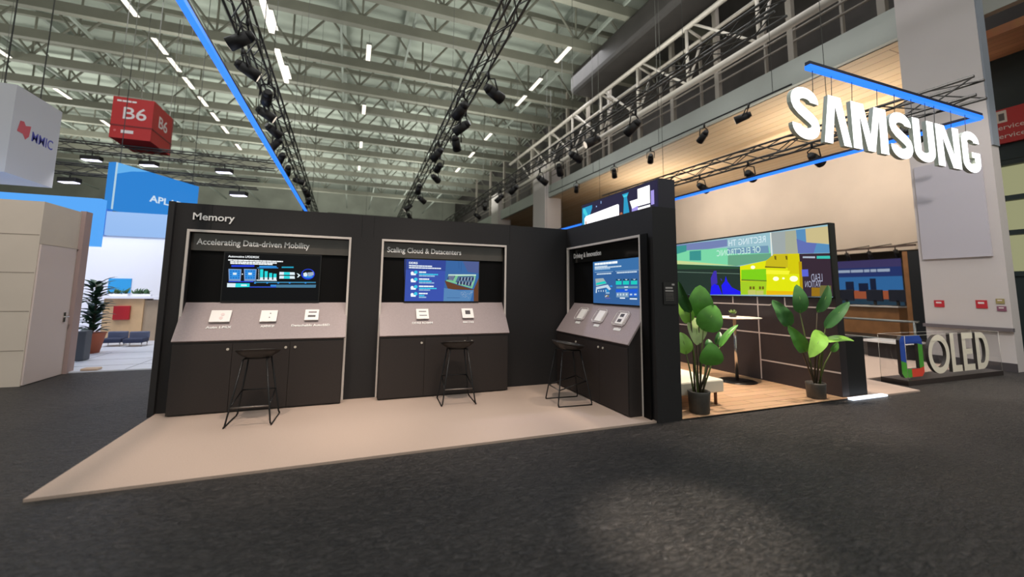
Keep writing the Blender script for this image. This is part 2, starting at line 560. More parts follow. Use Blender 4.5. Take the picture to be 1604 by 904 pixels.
# strip screen picture, seen from the left
E = lambda n, c, k=1.0: emit(n, c, k)
N1, WHT, CYAN = E('screen_night', '#2c2844', .9), E('screen_white', '#ffffff', 1.5), E('screen_cyan', '#2c9cc8', 1.0)
fr = frame((.13, -.33, 2.51), FACE_W)
sh = [(N1, rect(0, 0, 1.80, .34))]
sh += [(CYAN, [(0, 0), (.13, 0), (.30, .25), (.30, .30), (0, .30)]), (E('screen_teal', '#46d0e0'), [(.03, .28), (.09, .28), (.17, .17), (.12, .14), (.03, .22)])]
sh += [(WHT, [(.07, 0), (1.0, 0), (1.0, .17), (.97, .185), (.12, .15), (.07, .12)])]
sh += [(E('screen_rust', '#b06a4a'), rect(.10, 0, .13, .07)), (E('screen_rust', '#b06a4a'), disc(1.05, .02, .035))]
sh += [(CYAN, [(1.10, 0), (1.24, 0), (1.19, .24), (1.23, .30), (1.08, .30), (1.12, .24)]), (E('screen_teal', '#46d0e0'), [(1.12, .25), (1.19, .25), (1.20, .28), (1.10, .28)])]
sh += [(E('screen_lilac', '#a79ae8'), [(1.29, 0), (1.42, 0), (1.42, .13), (1.29, .12)]), (WHT, [(1.25, .17), (1.42, .17), (1.42, .08), (1.30, .06)])]
sh += [(WHT, rect(1.42, .07, 1.66, .30)), (WHT, rect(1.42, 0, 1.66, .05)), (E('screen_lilac', '#a79ae8'), rect(1.68, .04, 1.74, .22))]
sh += [(E('screen_speck', '#8fb0e0'), rect(.55, .27, .57, .31)), (E('screen_speck', '#8fb0e0'), rect(.42, .24, .45, .26))]
under(art('strip_screen', None, fr, sh), tower)
# plaque on the end of the partition
pq = under(MB().box(.145, .332, -2.162, -2.15, 1.325, 1.585).build('plaque', mat('plaque_black', '#1d1a1a', .4)), tower)
fr = frame((.145, -2.162, 1.325), FACE_S)
GT = mat('plaque_print', '#b7b0ac', .6); GD = mat('plaque_print_dim', '#6a6460', .6)
rr = random.Random(3)
sh = [(GT, rect(.125, .225, .165, .245)), (GT, rect(.028, .185, .135, .205)), (GT, rect(.025, .152, .145, .168))]
for z in (.13, .115, .10, .082, .065, .045): sh += [(GD, q) for q in words(.025, z, .145, .007, rr)]
t = art('plaque_text', None, fr, sh, .0002); t.parent = pq


# ------------------------------------------------------------------ kiosks
def kiosk(name, label, loc, rz, heading, hw, head_mat, shelf_mat, doors, locks, side=False):
    k = empty(name, loc, rz); tag(k, label, 'kiosk', 'demo kiosks of the booth')
    w = KW
    b = MB().box(0, .028, -.022, .0, 0, 2.175).box(w - .028, w, -.022, .0, 0, 2.175).box(.028, w - .028, -.022, .0, 2.145, 2.175)
    b.box(.0, .012, .0, .10, 0, 2.16); b.box(w - .012, w, .0, .10, 0, 2.16)
    b.build('frame', TRIM, k, .003)
    if side: MB().box(w + .001, w + .13, -.02, .0, 0, 2.175).build('side_panel', BACKM, k)
    MB().box(.028, w - .028, .10, .118, 1.20, 2.145).build('back_panel', BACKM, k)
    hd = MB().box(.03, w - .03, .07, .10, 1.925, 2.143).build('header_panel', head_mat, k)
    o = lettering('heading_lettering', heading, LETTER, hd, frame((.085, .068, 2.0), FACE_S), width=hw, height=.075, depth=.003, bold=.016)
    # sloping shelf
    sl = (V((0, 0, 0)), V((0, 1, 0)), V((0, 0, 1)), V((1, 0, 0)))
    b = MB().prism([(-.222, .842), (-.213, .855), (.10, 1.279), (.10, 1.245), (-.205, .83)], .012, w - .012, sl)
    b.build('shelf', shelf_mat, k)
    b = MB().prism([(-.20, .012), (-.20, .828), (.10, 1.243), (.10, .012)], .02, w - .028, sl)
    b.prism([(-.17, 0), (-.17, .012), (.10, .012), (.10, 0)], .03, w - .04, sl)
    b.build('base_cabinet', BOARD, k)
    for a, c in doors:
        d = MB().box(a + .002, c - .002, -.212, -.2005, .02, .80).build('door', BOARD, k, .0015)
        for lx in locks:
            if a < lx < c:
                q = MB().tube([(lx, -.212, .735), (lx, -.222, .735)], .015, 14).build('lock', mat('nickel_lock', '#d6cdbf', .35, metal=.2), d)
    return k


DOORS = [(.025, .62), (.62, 1.235), (1.235, KW - .032)]
HEADG = mat('header_painted_reflection', '#4d4944', .12, noise=.1, scale=3)  # reflection of the hall painted into the dark gloss as grey
HEADB = mat('black_gloss_header', '#1a1918', .1)
ka = kiosk('demo_kiosk', 'dark demo kiosk headed Accelerating Data-driven Mobility, below the word Memory', (K1, 0, 0), 0, 'Accelerating Data-driven Mobility', 1.275, HEADG, SHELFM, DOORS, (.575, 1.19, 1.295))
kb = kiosk('demo_kiosk', 'dark demo kiosk headed Scaling Cloud & Datacenters, middle of the three', (K2, 0, 0), 0, 'Scaling Cloud & Datacenters', 1.09, HEADG, SHELFM, DOORS, (.575, 1.19, 1.295))
kc = kiosk('demo_kiosk', 'dark demo kiosk headed Driving & Innovation, set into the tall black partition', (.0, -.07, 0), -math.pi / 2, 'Driving & Innovation', .80, HEADB,
           SHELFM, DOORS, (.63, 1.225, 1.335), True)


# displays hang on the back panels
def display(label, x0, k, z0=1.298, w=1.11, h=.61):
    d = empty('display', (0, 0, 0)); tag(d, label, 'screen', 'displays in the kiosks')
    M = k.matrix_basis.copy() if False else Matrix.Translation(k.location) @ Matrix.Rotation(k.rotation_euler.z, 4, 'Z')
    d.matrix_world = M @ Matrix.Translation((x0, .10, z0))
    b = MB()
    b.box(-.012, 0, -.022, 0, -.012, h + .012).box(w, w + .012, -.022, 0, -.012, h + .012).box(0, w, -.022, 0, -.012, 0).box(0, w, -.022, 0, h, h + .012)
    b.build('bezel', mat('screen_bezel', '#191919', .3), d)
    return d


FS = frame((0, -.0201, 0), FACE_S)
SW, SH = 1.11, .61


def px_map(q, zx, zy):
    """inverse of the corner quad q = TL, TR, BR, BL: photograph crop to display coordinates"""
    def f(px, py):
        u = v = .5
        for _ in range(12):
            x = (1 - v) * ((1 - u) * q[0][0] + u * q[1][0]) + v * ((1 - u) * q[3][0] + u * q[2][0])
            y = (1 - v) * ((1 - u) * q[0][1] + u * q[1][1]) + v * ((1 - u) * q[3][1] + u * q[2][1])
            xu = (1 - v) * (q[1][0] - q[0][0]) + v * (q[2][0] - q[3][0]); xv = (1 - u) * (q[3][0] - q[0][0]) + u * (q[2][0] - q[1][0])
            yu = (1 - v) * (q[1][1] - q[0][1]) + v * (q[2][1] - q[3][1]); yv = (1 - u) * (q[3][1] - q[0][1]) + u * (q[2][1] - q[1][1])
            dt = xu * yv - xv * yu; dx, dy = px - x, py - y
            u += (dx * yv - dy * xv) / dt; v += (dy * xu - dx * yu) / dt
        return (u * zx, (1 - v) * zy)
    return f


# --- first display: dark slide with charts
d1 = display('display with a black slide of blue chips and a bar chart, left kiosk', .395, ka)
rr = random.Random(5)
T = px_map([(135, 45), (1505, 95), (1468, 745), (75, 740)], SW, SH)
Q = lambda a, b2, c, d: [T(a, b2), T(c, b2), T(c, d), T(a, d)]
BG = E('slide_black', '#06070a', 1); CB = E('slide_blue', '#2f8fe0', 1.0); DB = E('slide_deep_blue', '#2040d8', 1.0); TL = E('slide_teal', '#24d8dc', 1.0); PW = E('slide_paper', '#dfeef6', 1.0); CT = E('slide_caption', '#1fa6c8', .9)
art('screen', d1, FS, [(BG, rect(0, 0, SW, SH))], .0002, 0)
lettering('slide_heading', 'Automotive LPDDR5X', E('slide_text', '#f2f6f8', 1.1), d1, frame((T(172, 112)[0], -.0206, T(172, 112)[1]), FACE_S), width=.345, height=.026, depth=.0004, bold=.02)
sh = []
for x0, x1, y in ((172, 940, 160), (200, 850, 186), (200, 800, 208)):
    p = T(x0, y); q = T(x1, y); sh += [(E('slide_text', '#f2f6f8', 1.1), s) for s in words(p[0], p[1], q[0], .015, rr, .25)]
art('slide_text', d1, FS, sh, .00002, .0006)
sh = []
for x0 in (175, 385):
    sh += [(E('chip_border', '#8aa8d8', .8), [T(x0, 280), T(x0 + 178, 285), T(x0 + 165, 458), T(x0 + 5, 455)]), (CB, [T(x0 + 14, 292), T(x0 + 164, 297), T(x0 + 152, 430), T(x0 + 16, 428)])]
    for i in range(4):
        for j in range(4):
            if (i in (1, 2) and j in (1, 2)): continue
            sh.append((E('chip_cell', '#1d6cc4', .9), disc(*T(x0 + 32 + i * 36, 312 + j * 33), .009, .009, 8)))
    sh += [(PW, [T(x0 + 62, 335), T(x0 + 112, 337), T(x0 + 108, 368), T(x0 + 60, 366)])]
sh += [(PW, disc(*T(365, 357), .008)), (DB, [T(175, 458), T(520, 458), T(515, 472), T(175, 470)])]
art('chip_diagram', d1, FS, sh, .00003, .0006)
sh = []
for i, (x, top) in enumerate(((612, 285), (675, 313), (740, 340), (802, 350))):
    sh += [(TL, [T(x, top), T(x + 44, top + 2), T(x + 42, 405), T(x - 2, 405)]), (PW, [T(x - 2, 405), T(x + 42, 405), T(x + 42, 442), T(x - 2, 440)])]
sh += [(PW, [T(560, 436), T(850, 440), T(850, 454), T(560, 450)])]
for y in range(290, 440, 24): sh.append((PW, [T(585, y), T(600, y), T(600, y + 8), T(585, y + 8)]))
sh += [(DB, Q(215, 225, 530, 252)), (CB, [T(600, 235), T(845, 240), T(850, 258), T(600, 258)]), (CB, Q(570, 262, 870, 272)), (CT, Q(920, 248, 1095, 268))]
for y in (325, 380):
    sh += [(PW, [T(890, y), T(1110, y + 6), T(1115, y + 44), T(885, y + 42)]), (TL, [T(955, y + 2), T(1040, y + 5), T(1040, y + 43), T(950, y + 42)])]
sh += [(PW, [T(1140, 345), T(1165, 350), T(1198, 374), T(1165, 405), T(1145, 405), T(1170, 375)])]
art('bar_chart', d1, FS, sh, .00003, .0006)
sh = [(DB, disc(*T(1312, 358), .082, .072)), (BG, disc(*T(1310, 350), .066, .055)), (CB, disc(*T(1316, 392), .055, .02)), (PW, [T(1240, 345), T(1285, 330), T(1305, 365), T(1290, 392), T(1245, 388)]), (E('car_grey', '#a9b8cc', .9), [T(1300, 335), T(1395, 325), T(1398, 372), T(1320, 392)])]
art('car_picture', d1, FS, sh, .00003, .0006)
sh = [(CB, Q(540, 468, 1432, 484)), (E('axis_dark', '#123060', .8), Q(1, 1, 2, 2))]
sh = [(E('axis_line', '#3f93c0', .8), [T(530, 466), T(1432, 470), T(1430, 486), T(530, 482)])]
for x in (540, 712, 872, 1038, 1275): sh.append((CB, disc(*T(x, 484), .012, .010, 10)))
sh += [(E('bar_grey', '#4f86a8', .8), [T(470, 508), T(1436, 510), T(1430, 553), T(465, 548)]), (BG, [T(470, 508), T(760, 508), T(760, 535), T(470, 535)]), (DB, [T(465, 537), T(840, 537), T(840, 548), T(465, 548)])]
sh += [(PW, [T(158, 486), T(272, 488), T(265, 545), T(155, 543)]), (TL, [T(272, 488), T(466, 490), T(462, 543), T(265, 545)]), (PW, Q(345, 505, 425, 528)), (CB, Q(760, 510, 840, 533))]
art('timeline', d1, FS, sh, .00003, .0006)

# --- second display: list and a memory module
d2 = display('display with a blue list and a green memory module, middle kiosk', .355, kb)
T = px_map([(130, 60), (1500, 100), (1490, 865), (105, 875)], SW, SH)
Q = lambda a, b2, c, d: [T(a, b2), T(c, b2), T(c, d), T(a, d)]
SL = E('list_blue', '#3c55b4', .9); LTX = E('list_white', '#eef6fb', 1.05); LC = E('list_cyan', '#39c6e8', 1.0); LD = E('list_pale', '#9fc4e6', .9)
art('screen', d2, FS, [(E('photo_blue', '#3f74b8', .75), rect(0, 0, SW, SH)), (SL, [T(105, 60), T(860, 78), T(815, 870), T(100, 876)]), (E('list_band', '#33499c', .9), [T(120, 60), T(860, 78), T(850, 285), T(120, 265)])], .0002, 0)
lettering('slide_heading', 'DDR5', LTX, d2, frame((T(182, 152)[0], -.0208, T(182, 152)[1]), FACE_S), width=.125, height=.03, depth=.0004, bold=.03)
rr = random.Random(8); sh = []
for x0, x1, y in ((182, 605, 198), (182, 765, 236)):
    p = T(x0, y); q = T(x1, y); sh += [(LTX, s) for s in words(p[0], p[1], q[0], .016, rr, .2)]
for y, l1, l2, l3 in ((328, 490, 710, 650), (463, 548, 590, 640), (602, 630, 685, 565), (742, 520, 460, 495)):
    for dy, xe, mm in ((0, l1, LTX), (40, l2, LC), (72, l3, LD)):
        p = T(362, y + dy - 4); q = T(xe, y + dy - 4); sh += [(mm, s) for s in words(p[0], p[1], q[0], .019, rr, .15)]
art('slide_text', d2, FS, sh, .00002, .0008)
sh = []
for y in (345, 482, 625, 760):
    sh += [(LC, disc(*T(305, y - 28), .026)), (LTX, disc(*T(240, y - 10), .022, .026)), (LTX, Q(218, y - 5, 305, y + 28))]
art('list_icons', d2, FS, sh, .00003, .0008)
BR = E('photo_brown', '#6e452c', .8)
sh = [(E('photo_violet', '#5a6aa4', .75), [T(1180, 95), T(1500, 100), T(1500, 330), T(1280, 300)]), (BR, [T(835, 470), T(1100, 560), T(1400, 640), T(1495, 420), T(1490, 865), T(1400, 865), T(1400, 650), T(900, 640)]), (E('photo_pale_blue', '#5f92c8', .8), [T(825, 615), T(1120, 660), T(1400, 650), T(1330, 865), T(815, 870)])]
for q in ([(880, 800), (1130, 800), (1130, 806), (880, 806)], [(1100, 100), (1106, 100), (1112, 240), (1106, 240)], [(1150, 110), (1156, 110), (1150, 290), (1144, 290)]): sh.append((E('photo_line', '#2d5a94', .8), [T(*p) for p in q]))
for i in range(26):
    x, y = rr.uniform(1140, 1360), rr.uniform(690, 810); p = T(x, y); sh.append((E('photo_glint', '#a7bbd8', .8), rect(p[0], p[1], p[0] + .016, p[1] + .006)))
art('photo_backdrop', d2, FS, sh, .00004, .0008)
sh = [(E('module_edge', '#7fc89a', .9), [T(905, 350), T(1445, 348), T(1420, 470), T(1370, 620), T(860, 480), T(895, 430)]), (E('module_dark', '#3c4a78', .8), [T(910, 378), T(1040, 372), T(1000, 470), T(880, 455)]), (E('module_body', '#56779a', .8), [T(1090, 385), T(1400, 375), T(1385, 470), T(1340, 590), T(1040, 500)])]
for r2 in range(2):
    for i in range(5):
        x, y = 1112 + i * 62 - r2 * 44, 405 + r2 * (78 + i * 4); sh.append((E('module_chip', '#2b3357', .8), [T(x + 14, y), T(x + 46, y), T(x + 34, y + 62), T(x, y + 60)])); sh.append((E('module_glint', '#cfdcea', .9), [T(x + 46, y), T(x + 56, y), T(x + 44, y + 62), T(x + 34, y + 62)]))
for i in range(3): sh.append((E('module_glint', '#cfdcea', .9), [T(910, 395 + i * 26), T(1020, 392 + i * 28), T(1018, 398 + i * 28), T(908, 401 + i * 26)]))
sh.append((E('module_shine', '#cfeedd', .9), [T(905, 350), T(1445, 348), T(1440, 372), T(905, 378)]))
art('memory_module_picture', d2, FS, sh, .00004, .0018)

# --- third display: blue slide
d3 = display('display with a steel-blue slide of teal blocks, in the partition kiosk', .645, kc)
T = px_map([(45, 120), (840, 50), (870, 890), (50, 835)], SW, SH)
Q = lambda a, b2, c, d: [T(a, b2), T(c, b2), T(c, d), T(a, d)]
S3 = E('slide_steel', '#3869a6', .85); PL = E('slide_pale', '#c9dcec', .95); TE = E('slide_turquoise', '#1fcfc4', .95)
art('screen', d3, FS, [(S3, rect(0, 0, SW, SH)), (E('slide_steel_top', '#3f78b4', .85), [T(45, 120), T(840, 50), T(840, 265), T(48, 290)])], .0002, 0)
rr = random.Random(4); sh = []
for a, c, y, h, mm in ((80, 500, 178, .032, LTX), (80, 320, 218, .018, PL), (80, 560, 240, .018, PL), (80, 370, 264, .018, LD), (120, 390, 345, .018, PL), (485, 800, 328, .018, PL)):
    p = T(a, y); q = T(c, y - (c - a) * .06); 
    sh += [(mm, s) for s in words(p[0], p[1], q[0], h, rr, .15)]
sh += [(LD, [T(80, 296), T(420, 288), T(420, 296), T(80, 304)]), (LD, [T(460, 286), T(830, 270), T(830, 278), T(460, 294)])]
sh += [(LTX, [T(540, 750), T(625, 752), T(625, 770), T(540, 768)]), (LTX, [T(700, 762), T(810, 766), T(810, 786), T(700, 782)]), (E('slide_violet', '#7b6cc0', .8), Q(285, 755, 375, 768))]
art('slide_text', d3, FS, sh, .00002, .0006)
sh = [(E('box_grey', '#a8b8bc', .9), [T(90, 415), T(245, 405), T(310, 500), T(105, 545)]), (TE, [T(105, 490), T(275, 455), T(305, 500), T(110, 525)]), (PL, [T(105, 560), T(330, 520), T(385, 600), T(355, 620), T(300, 570), T(125, 600), T(120, 665), T(95, 660)])]
sh += [(E('box_blue', '#2f8fd4', .9), [T(275, 590), T(330, 590), T(360, 650), T(290, 655)])]
for i in range(4): sh.append((PL, Q(150 + i * 45, 615, 165 + i * 45, 645)))
sh += [(CB, [T(355, 540), T(405, 530), T(415, 560), T(380, 565)]), (E('box_brown', '#90806c', .8), Q(275, 700, 350, 740)), (PL, [T(275, 735), T(310, 700), T(325, 710), T(290, 740)]), (LD, [T(290, 655), T(360, 655), T(360, 680), T(290, 678)])]
art('box_diagram', d3, FS, sh, .00003, .0006)
sh = []
for x in (470, 588, 712):
    sh += [(TE, Q(x, 460, x + 95, 525)), (E('block_dark', '#20506a', .8), Q(x, 425, x + 95, 455)), (PL, [T(x + 30, 430), T(x + 72, 430), T(x + 52, 452)])]
sh += [(E('block_grey', '#6fa0b8', .85), Q(480, 555, 815, 590)), (PL, Q(610, 555, 670, 580)), (E('block_blue', '#2060e0', .9), Q(470, 605, 815, 660)), (PL, Q(620, 610, 660, 625)), (E('block_pale', '#86a8c8', .85), Q(480, 660, 680, 745)), (E('block_blue_b', '#2868d8', .9), Q(688, 665, 815, 735))]
for i in range(4): sh.append((PL, Q(492 + i * 48, 680, 515 + i * 48, 715)))
for x in (700, 765): sh.append((PL, Q(x, 685, x + 35, 712)))
art('block_diagram', d3, FS, sh, .00003, .0006)

# ------------------------------------------------------------------ exhibits on the sloping shelves
ACRY = clear('clear_acrylic')
EXW = mat('exhibit_white', '#fbf6f2', .45); EXD = mat('exhibit_dark_chip', '#4a4448', .5); EXG = mat('exhibit_grey', '#8d8488', .5); TRAY = mat('acrylic_edge', '#b9aeae', .25)
SA, SB = V((0, -.213, .855)), V((0, .10, 1.279))
SY = (SB - SA).normalized(); SN = V((0, -SY.z, SY.y))


def shelf_frame(k, px, py):
    """local frame (origin, along, up the slope, out) of kiosk k at a place on its shelf"""
    M = Matrix.Translation(k.location) @ Matrix.Rotation(k.rotation_euler.z, 4, 'Z')
    R3 = M.to_3x3()
    P = meet(M @ SA, R3 @ SN, px, py)
    return (P, R3 @ V((1, 0, 0)), R3 @ SY, R3 @ SN)


def exhibit(label, k, px, py, w, h, chips, label_text, lpx, lpy, lw, tray=False, lh=.03):
    fr = shelf_frame(k, px, py)
    root = empty('memory_exhibit', fr[0]); tag(root, label, 'exhibit', 'exhibits on the kiosk shelves')
    O = V((0, 0, 0)); f0 = (O, fr[1], fr[2], fr[3])
    P = [(-w / 2, -h / 2), (w / 2, -h / 2), (w / 2, h / 2), (-w / 2, h / 2)]
    if tray:
        c = .03
        oct_ = [(-w / 2 + c, -h / 2), (w / 2 - c, -h / 2), (w / 2, -h / 2 + c), (w / 2, h / 2 - c), (w / 2 - c, h / 2), (-w / 2 + c, h / 2), (-w / 2, h / 2 - c), (-w / 2, -h / 2 + c)]
        MB().prism(oct_, .001, .012, f0).build('tray', TRAY, root)
        rim = MB()
        for i in range(8):
            a, b3 = oct_[i], oct_[(i + 1) % 8]
            rim.tube([O + fr[1] * a[0] + fr[2] * a[1] + fr[3] * .034, O + fr[1] * b3[0] + fr[2] * b3[1] + fr[3] * .034], .0035, 6)
            rim.tube([O + fr[1] * a[0] + fr[2] * a[1] + fr[3] * .012, O + fr[1] * a[0] + fr[2] * a[1] + fr[3] * .034], .003, 6)
        rim.build('tray_rim', EXW, root)
        P2 = [(x * .62 + .012, y * .8) for x, y in P]
        MB().prism(P2, .013, .03, f0).build('module', EXW, root)
        top = .0302
    else:
        MB().prism([(x * .94, y * .94) for x, y in P], .001, .022, f0).build('tray', TRAY, root)
        MB().prism(P, .022, .034, f0).build('module', EXW, root)
        top = .0342
    if chips:
        b = MB()
        for m2, pts in chips: b.use(m2).prism(pts, top, top + .003, f0)
        b.build('chip', None, root)
    g = shelf_frame(k, lpx, lpy); fo = (g[0] - fr[0], g[1], g[2], g[3])
    if label_text:
        lettering('label_lettering', label_text, LETTER, root, fo, width=lw, height=lh, depth=.006, bold=.025, align='CENTER', at=(0, -lh / 2))
    else:
        b = MB().use(LETTER); x = -lw / 2; r5 = random.Random(int(px))
        while x < lw / 2 - .004:
            ww = r5.uniform(.016, .026); hh = r5.uniform(.8, 1.0) * lh
            b.prism(rect(x, -lh / 2, min(x + ww, lw / 2), -lh / 2 + hh), .0005, .006, fo); x += ww + .004
        b.build('label_lettering', None, root)
    return root


dots = lambda: [(EXG, disc(.015, .035, .008)), (EXG, disc(.01, -.025, .008))]
exhibit('plain pinkish white block exhibit, above the raised words Auto LP5X', ka, 346.3, 497.3, .215, .165, [(mat('exhibit_blush', '#f1dcd9', .5), disc(.02, .02, .02)), (mat('exhibit_blush', '#f1dcd9', .5), disc(.01, -.03, .02))], 'Auto LP5X', 342.5, 513, .265)
exhibit('white block exhibit with two small dots, middle of the left kiosk shelf', ka, 421.5, 497.0, .185, .165, dots(), 'AMMCP', 419, 511.2, .155)
exhibit('white block exhibit with two grey chip strips, above Detachable AutoSSD', ka, 488.6, 495.2, .165, .16, [(EXG, rect(-.04, .03, .055, .05)), (EXD, rect(-.045, -.035, .045, -.008))], 'Detachable AutoSSD', 486.8, 509.6, .45)
exhibit('white block exhibit with two thin dark lines, middle kiosk shelf', kb, 661.3, 493.5, .175, .165, [(EXG, rect(-.05, .03, .055, .046)), (EXG, rect(-.045, -.035, .06, -.022))], 'DDR5 RDIMM', 661.8, 506, .29)
exhibit('white block exhibit with one square grey chip, middle kiosk shelf', kb, 731.8, 492.4, .175, .165, [(EXD, rect(-.035, -.02, .04, .045)), (EXG, rect(-.03, .02, -.012, .038))], 'BM1743', 733.6, 504.8, .16)
exhibit('clear tray exhibit with a plain white card, nearest the back wall on the partition kiosk', kc, 912.7, 493.2, .25, .21, [], None, 905.4, 505.2, .13, True, .04)
exhibit('clear tray exhibit with a plain white card, middle of the partition kiosk shelf', kc, 941.2, 496.4, .25, .21, [], None, 934.3, 510, .13, True, .04)
exhibit('clear tray exhibit with two dark chips, outer end of the partition kiosk shelf', kc, 974.4, 500.5, .25, .21, [(EXD, rect(-.03, .02, .045, .065)), (EXD, rect(-.03, -.06, .045, -.015))], None, 967, 516, .15, True, .04)


# ------------------------------------------------------------------ bar stools
def bar_stool():
    root = empty('bar_stool')
    SEAT = mat('stool_black_shell', '#2a2725', .45)
    b = MB(); n, m = 40, 9
    rim_x, rim_y = .225, .205
    vs = []
    for side in (0, 1):
        for i in range(m + 1):
            r = i / m
            for k in range(n):
                th = 2 * math.pi * k / n
                c, s_ = math.cos(th), math.sin(th)
                e = 2.5
                q = (abs(c) ** e + abs(s_) ** e) ** (-1 / e)
                x, y = rim_x * r * q * c, rim_y * r * q * s_
                z = .692 + .084 * r ** 3.2 - y * .16 * r
                vs.append((x, y, z - (.009 if side else 0)))
    fs = []
    L = (m + 1) * n
    for i in range(m):
        for k in range(n):
            a, b2, c2, d = i * n + k, i * n + (k + 1) % n, (i + 1) * n + (k + 1) % n, (i + 1) * n + k
            fs.append((a, d, c2, b2)[::-1]); fs.append((L + a, L + d, L + c2, L + b2))
    for k in range(n): fs.append((m * n + k, L + m * n + k, L + m * n + (k + 1) % n, m * n + (k + 1) % n))
    b.add(vs, fs, True)
    b.build('seat', SEAT, root)
    b = MB()
    for sx in (-1, 1): b.tube([(sx * .115, -.13, .684), (sx * .115, .12, .684)], .008, 8)
    for sy in (-.06, .06): b.tube([(-.115, sy, .684), (.115, sy, .684)], .008, 8)
    for sx in (-.09, 0, .09): b.cyl((sx, 0, .672), .012, .02, 10)
    b.build('seat_bracket', METBLK, root)
    fx, fb, ff = .222, -.235, .235
    for sx in (-1, 1):
        for (y0, y1) in ((-.13, fb), (.12, ff)):
            MB().tube([(sx * .115, y0, .684), (sx * (fx - .012), y1, .03), (sx * fx, y1 * .98, .0075)], .009, 8).build('leg', METBLK, root)
        MB().tube([(sx * fx, fb, .0075), (sx * fx, ff, .0075)], .0075, 8).build('floor_runner', METBLK, root)

    def leg_at(sx, sy, z):
        t = (.684 - z) / .654
        y0, y1 = (-.13, fb) if sy < 0 else (.12, ff)
        return (sx * (.115 + (fx - .012 - .115) * t), y0 + (y1 - y0) * t, z)
    BARM = mat('worn_footrest', '#8a827c', .3, metal=.8)
    MB().tube([leg_at(-1, -1, .20), leg_at(1, -1, .20)], .0085, 8).build('footrest', BARM, root)
    MB().tube([leg_at(-1, 1, .30), leg_at(1, 1, .30)], .0075, 8).build('crossbar', METBLK, root)
    for sx in (-1, 1): MB().tube([leg_at(sx, -1, .20), leg_at(sx, 1, .30)], .0075, 8).build('crossbar', METBLK, root)
    return root


st = bar_stool()
st.location = (-4.268, -.645, 0); st.rotation_euler.z = math.radians(-2)
tag(st, 'black bar stool with wire legs in front of the left kiosk', 'stool', 'bar stools')
s2 = copy_tree(st); s2.location = (-1.945, -.545, 0); s2.rotation_euler.z = math.radians(-4)
s2['label'] = 'black bar stool with wire legs in front of the middle kiosk'
s3 = copy_tree(st); s3.location = (-.545, -1.07, 0); s3.rotation_euler.z = math.radians(-94)
s3['label'] = 'black bar stool turned sideways to the kiosk in the partition'

# ------------------------------------------------------------------ lounge: video wall
vw = empty('video_wall', (3.4, 0, 0)); tag(vw, 'long black lounge wall with white lines and a colourful screen above', 'video wall')
WALLB = mat('lounge_wall_black', '#332b2d', .5, noise=.06, scale=30)
b = MB(); b.box(3.32, 3.47, -2.11, 3.2, 0, 1.405)
under(MB().box(3.47, 3.88, -2.11, 3.2, FLOOR, .84).build('rear_cabinet', mat('rear_cabinet_black', '#161414', .7)), vw)
under(b.build('base_wall', WALLB), vw)
b = MB(); b.box(3.325, 3.43, -2.11, 3.2, 1.405, 2.53)
under(b.build('screen_housing', mat('screen_housing_grey', '#2f2c2c', .5)), vw)
LINE = mat('white_inlay_line', '#c8bcb8', .4)
b = MB()
for y0, y1, z in ((3.2, -1.07, 1.272), (-1.33, -2.11, 1.262), (3.2, -2.11, .79), (-.84, -2.11, .336)): b.box(3.3165, 3.32, y1, y0, z - .011, z + .011)
for y, z0, z1 in ((-.33, 1.272, 1.405), (-.838, .02, 1.405), (-1.335, 1.262, 1.405), (-1.08, 1.272, 1.29)): b.box(3.3163, 3.32, y - .011, y + .011, z0, z1)
under(b.build('inlay_lines', LINE), vw)
FB = frame((3.32, 1.6, 0), FACE_W)


def Z(x, y):
    p = on('x', 3.325, 1050 + x / 6.169, 345 + y / 6.168)
    return (1.6 - p.y, p.z)


P_ = lambda *a: [Z(a[i], a[i + 1]) for i in range(0, len(a), 2)]
sh = [(E('led_blue_haze', '#9cc4d0', .95), [(-1.6, 1.42), (3.69, 1.42), (3.69, 2.505), (-1.6, 2.505)])]
sh += [(E('led_lilac', '#7d8cc0', .85), P_(-200, 300, 65, 240, 555, 185, 555, 252, 100, 320, -200, 380))]
sh += [(E('led_mint', '#7edcaa', .95), P_(-200, 330, 190, 290, 950, 245, 985, 345, 930, 390, 640, 445, 75, 425, -200, 420))]
sh += [(E('led_teal_box', '#3f9d98', .85), P_(190, 300, 300, 292, 302, 390, 190, 388)), (E('led_teal_box', '#3f9d98', .85), P_(-200, 300, 75, 250, 160, 240, 160, 300, 75, 325, -200, 370)), (E('led_blue_band', '#78a0c0', .85), P_(555, 270, 950, 245, 960, 318, 560, 325)), (E('led_green_shade', '#6fb08c', .85), P_(560, 340, 985, 320, 985, 350, 930, 390, 640, 445, 560, 440))]
sh += [(E('led_cream_edge', '#d8e8a0', .85), P_(-200, 400, 75, 390, 310, 410, 640, 440, 75, 425, -200, 425))]
sh += [(E('led_dark_green', '#26382f', .8), P_(-200, 425, 75, 425, 640, 447, 678, 447, 685, 720, -200, 720)), (E('led_green_top', '#2c5638', .8), P_(-200, 425, 75, 425, 640, 447, 672, 447, 672, 470, -200, 475)), (E('led_rail', '#6f8878', .8), P_(-200, 494, 75, 497, 675, 515, 675, 521, 75, 503, -200, 500))]
BLU = E('led_pure_blue', '#1a14f0', 1.0)
sh += [(E('led_violet', '#4030b0', .9), P_(395, 560, 425, 490, 450, 490, 460, 610, 400, 640)), (BLU, P_(390, 720, 400, 640, 430, 615, 470, 630, 505, 718)), (BLU, P_(510, 718, 498, 630, 530, 590, 540, 540, 555, 590, 600, 650, 685, 690, 680, 720)), (E('led_violet', '#4030b0', .9), P_(488, 560, 500, 570, 505, 590, 494, 580))]
YEL = E('led_yellow', '#dce000', 1.05)
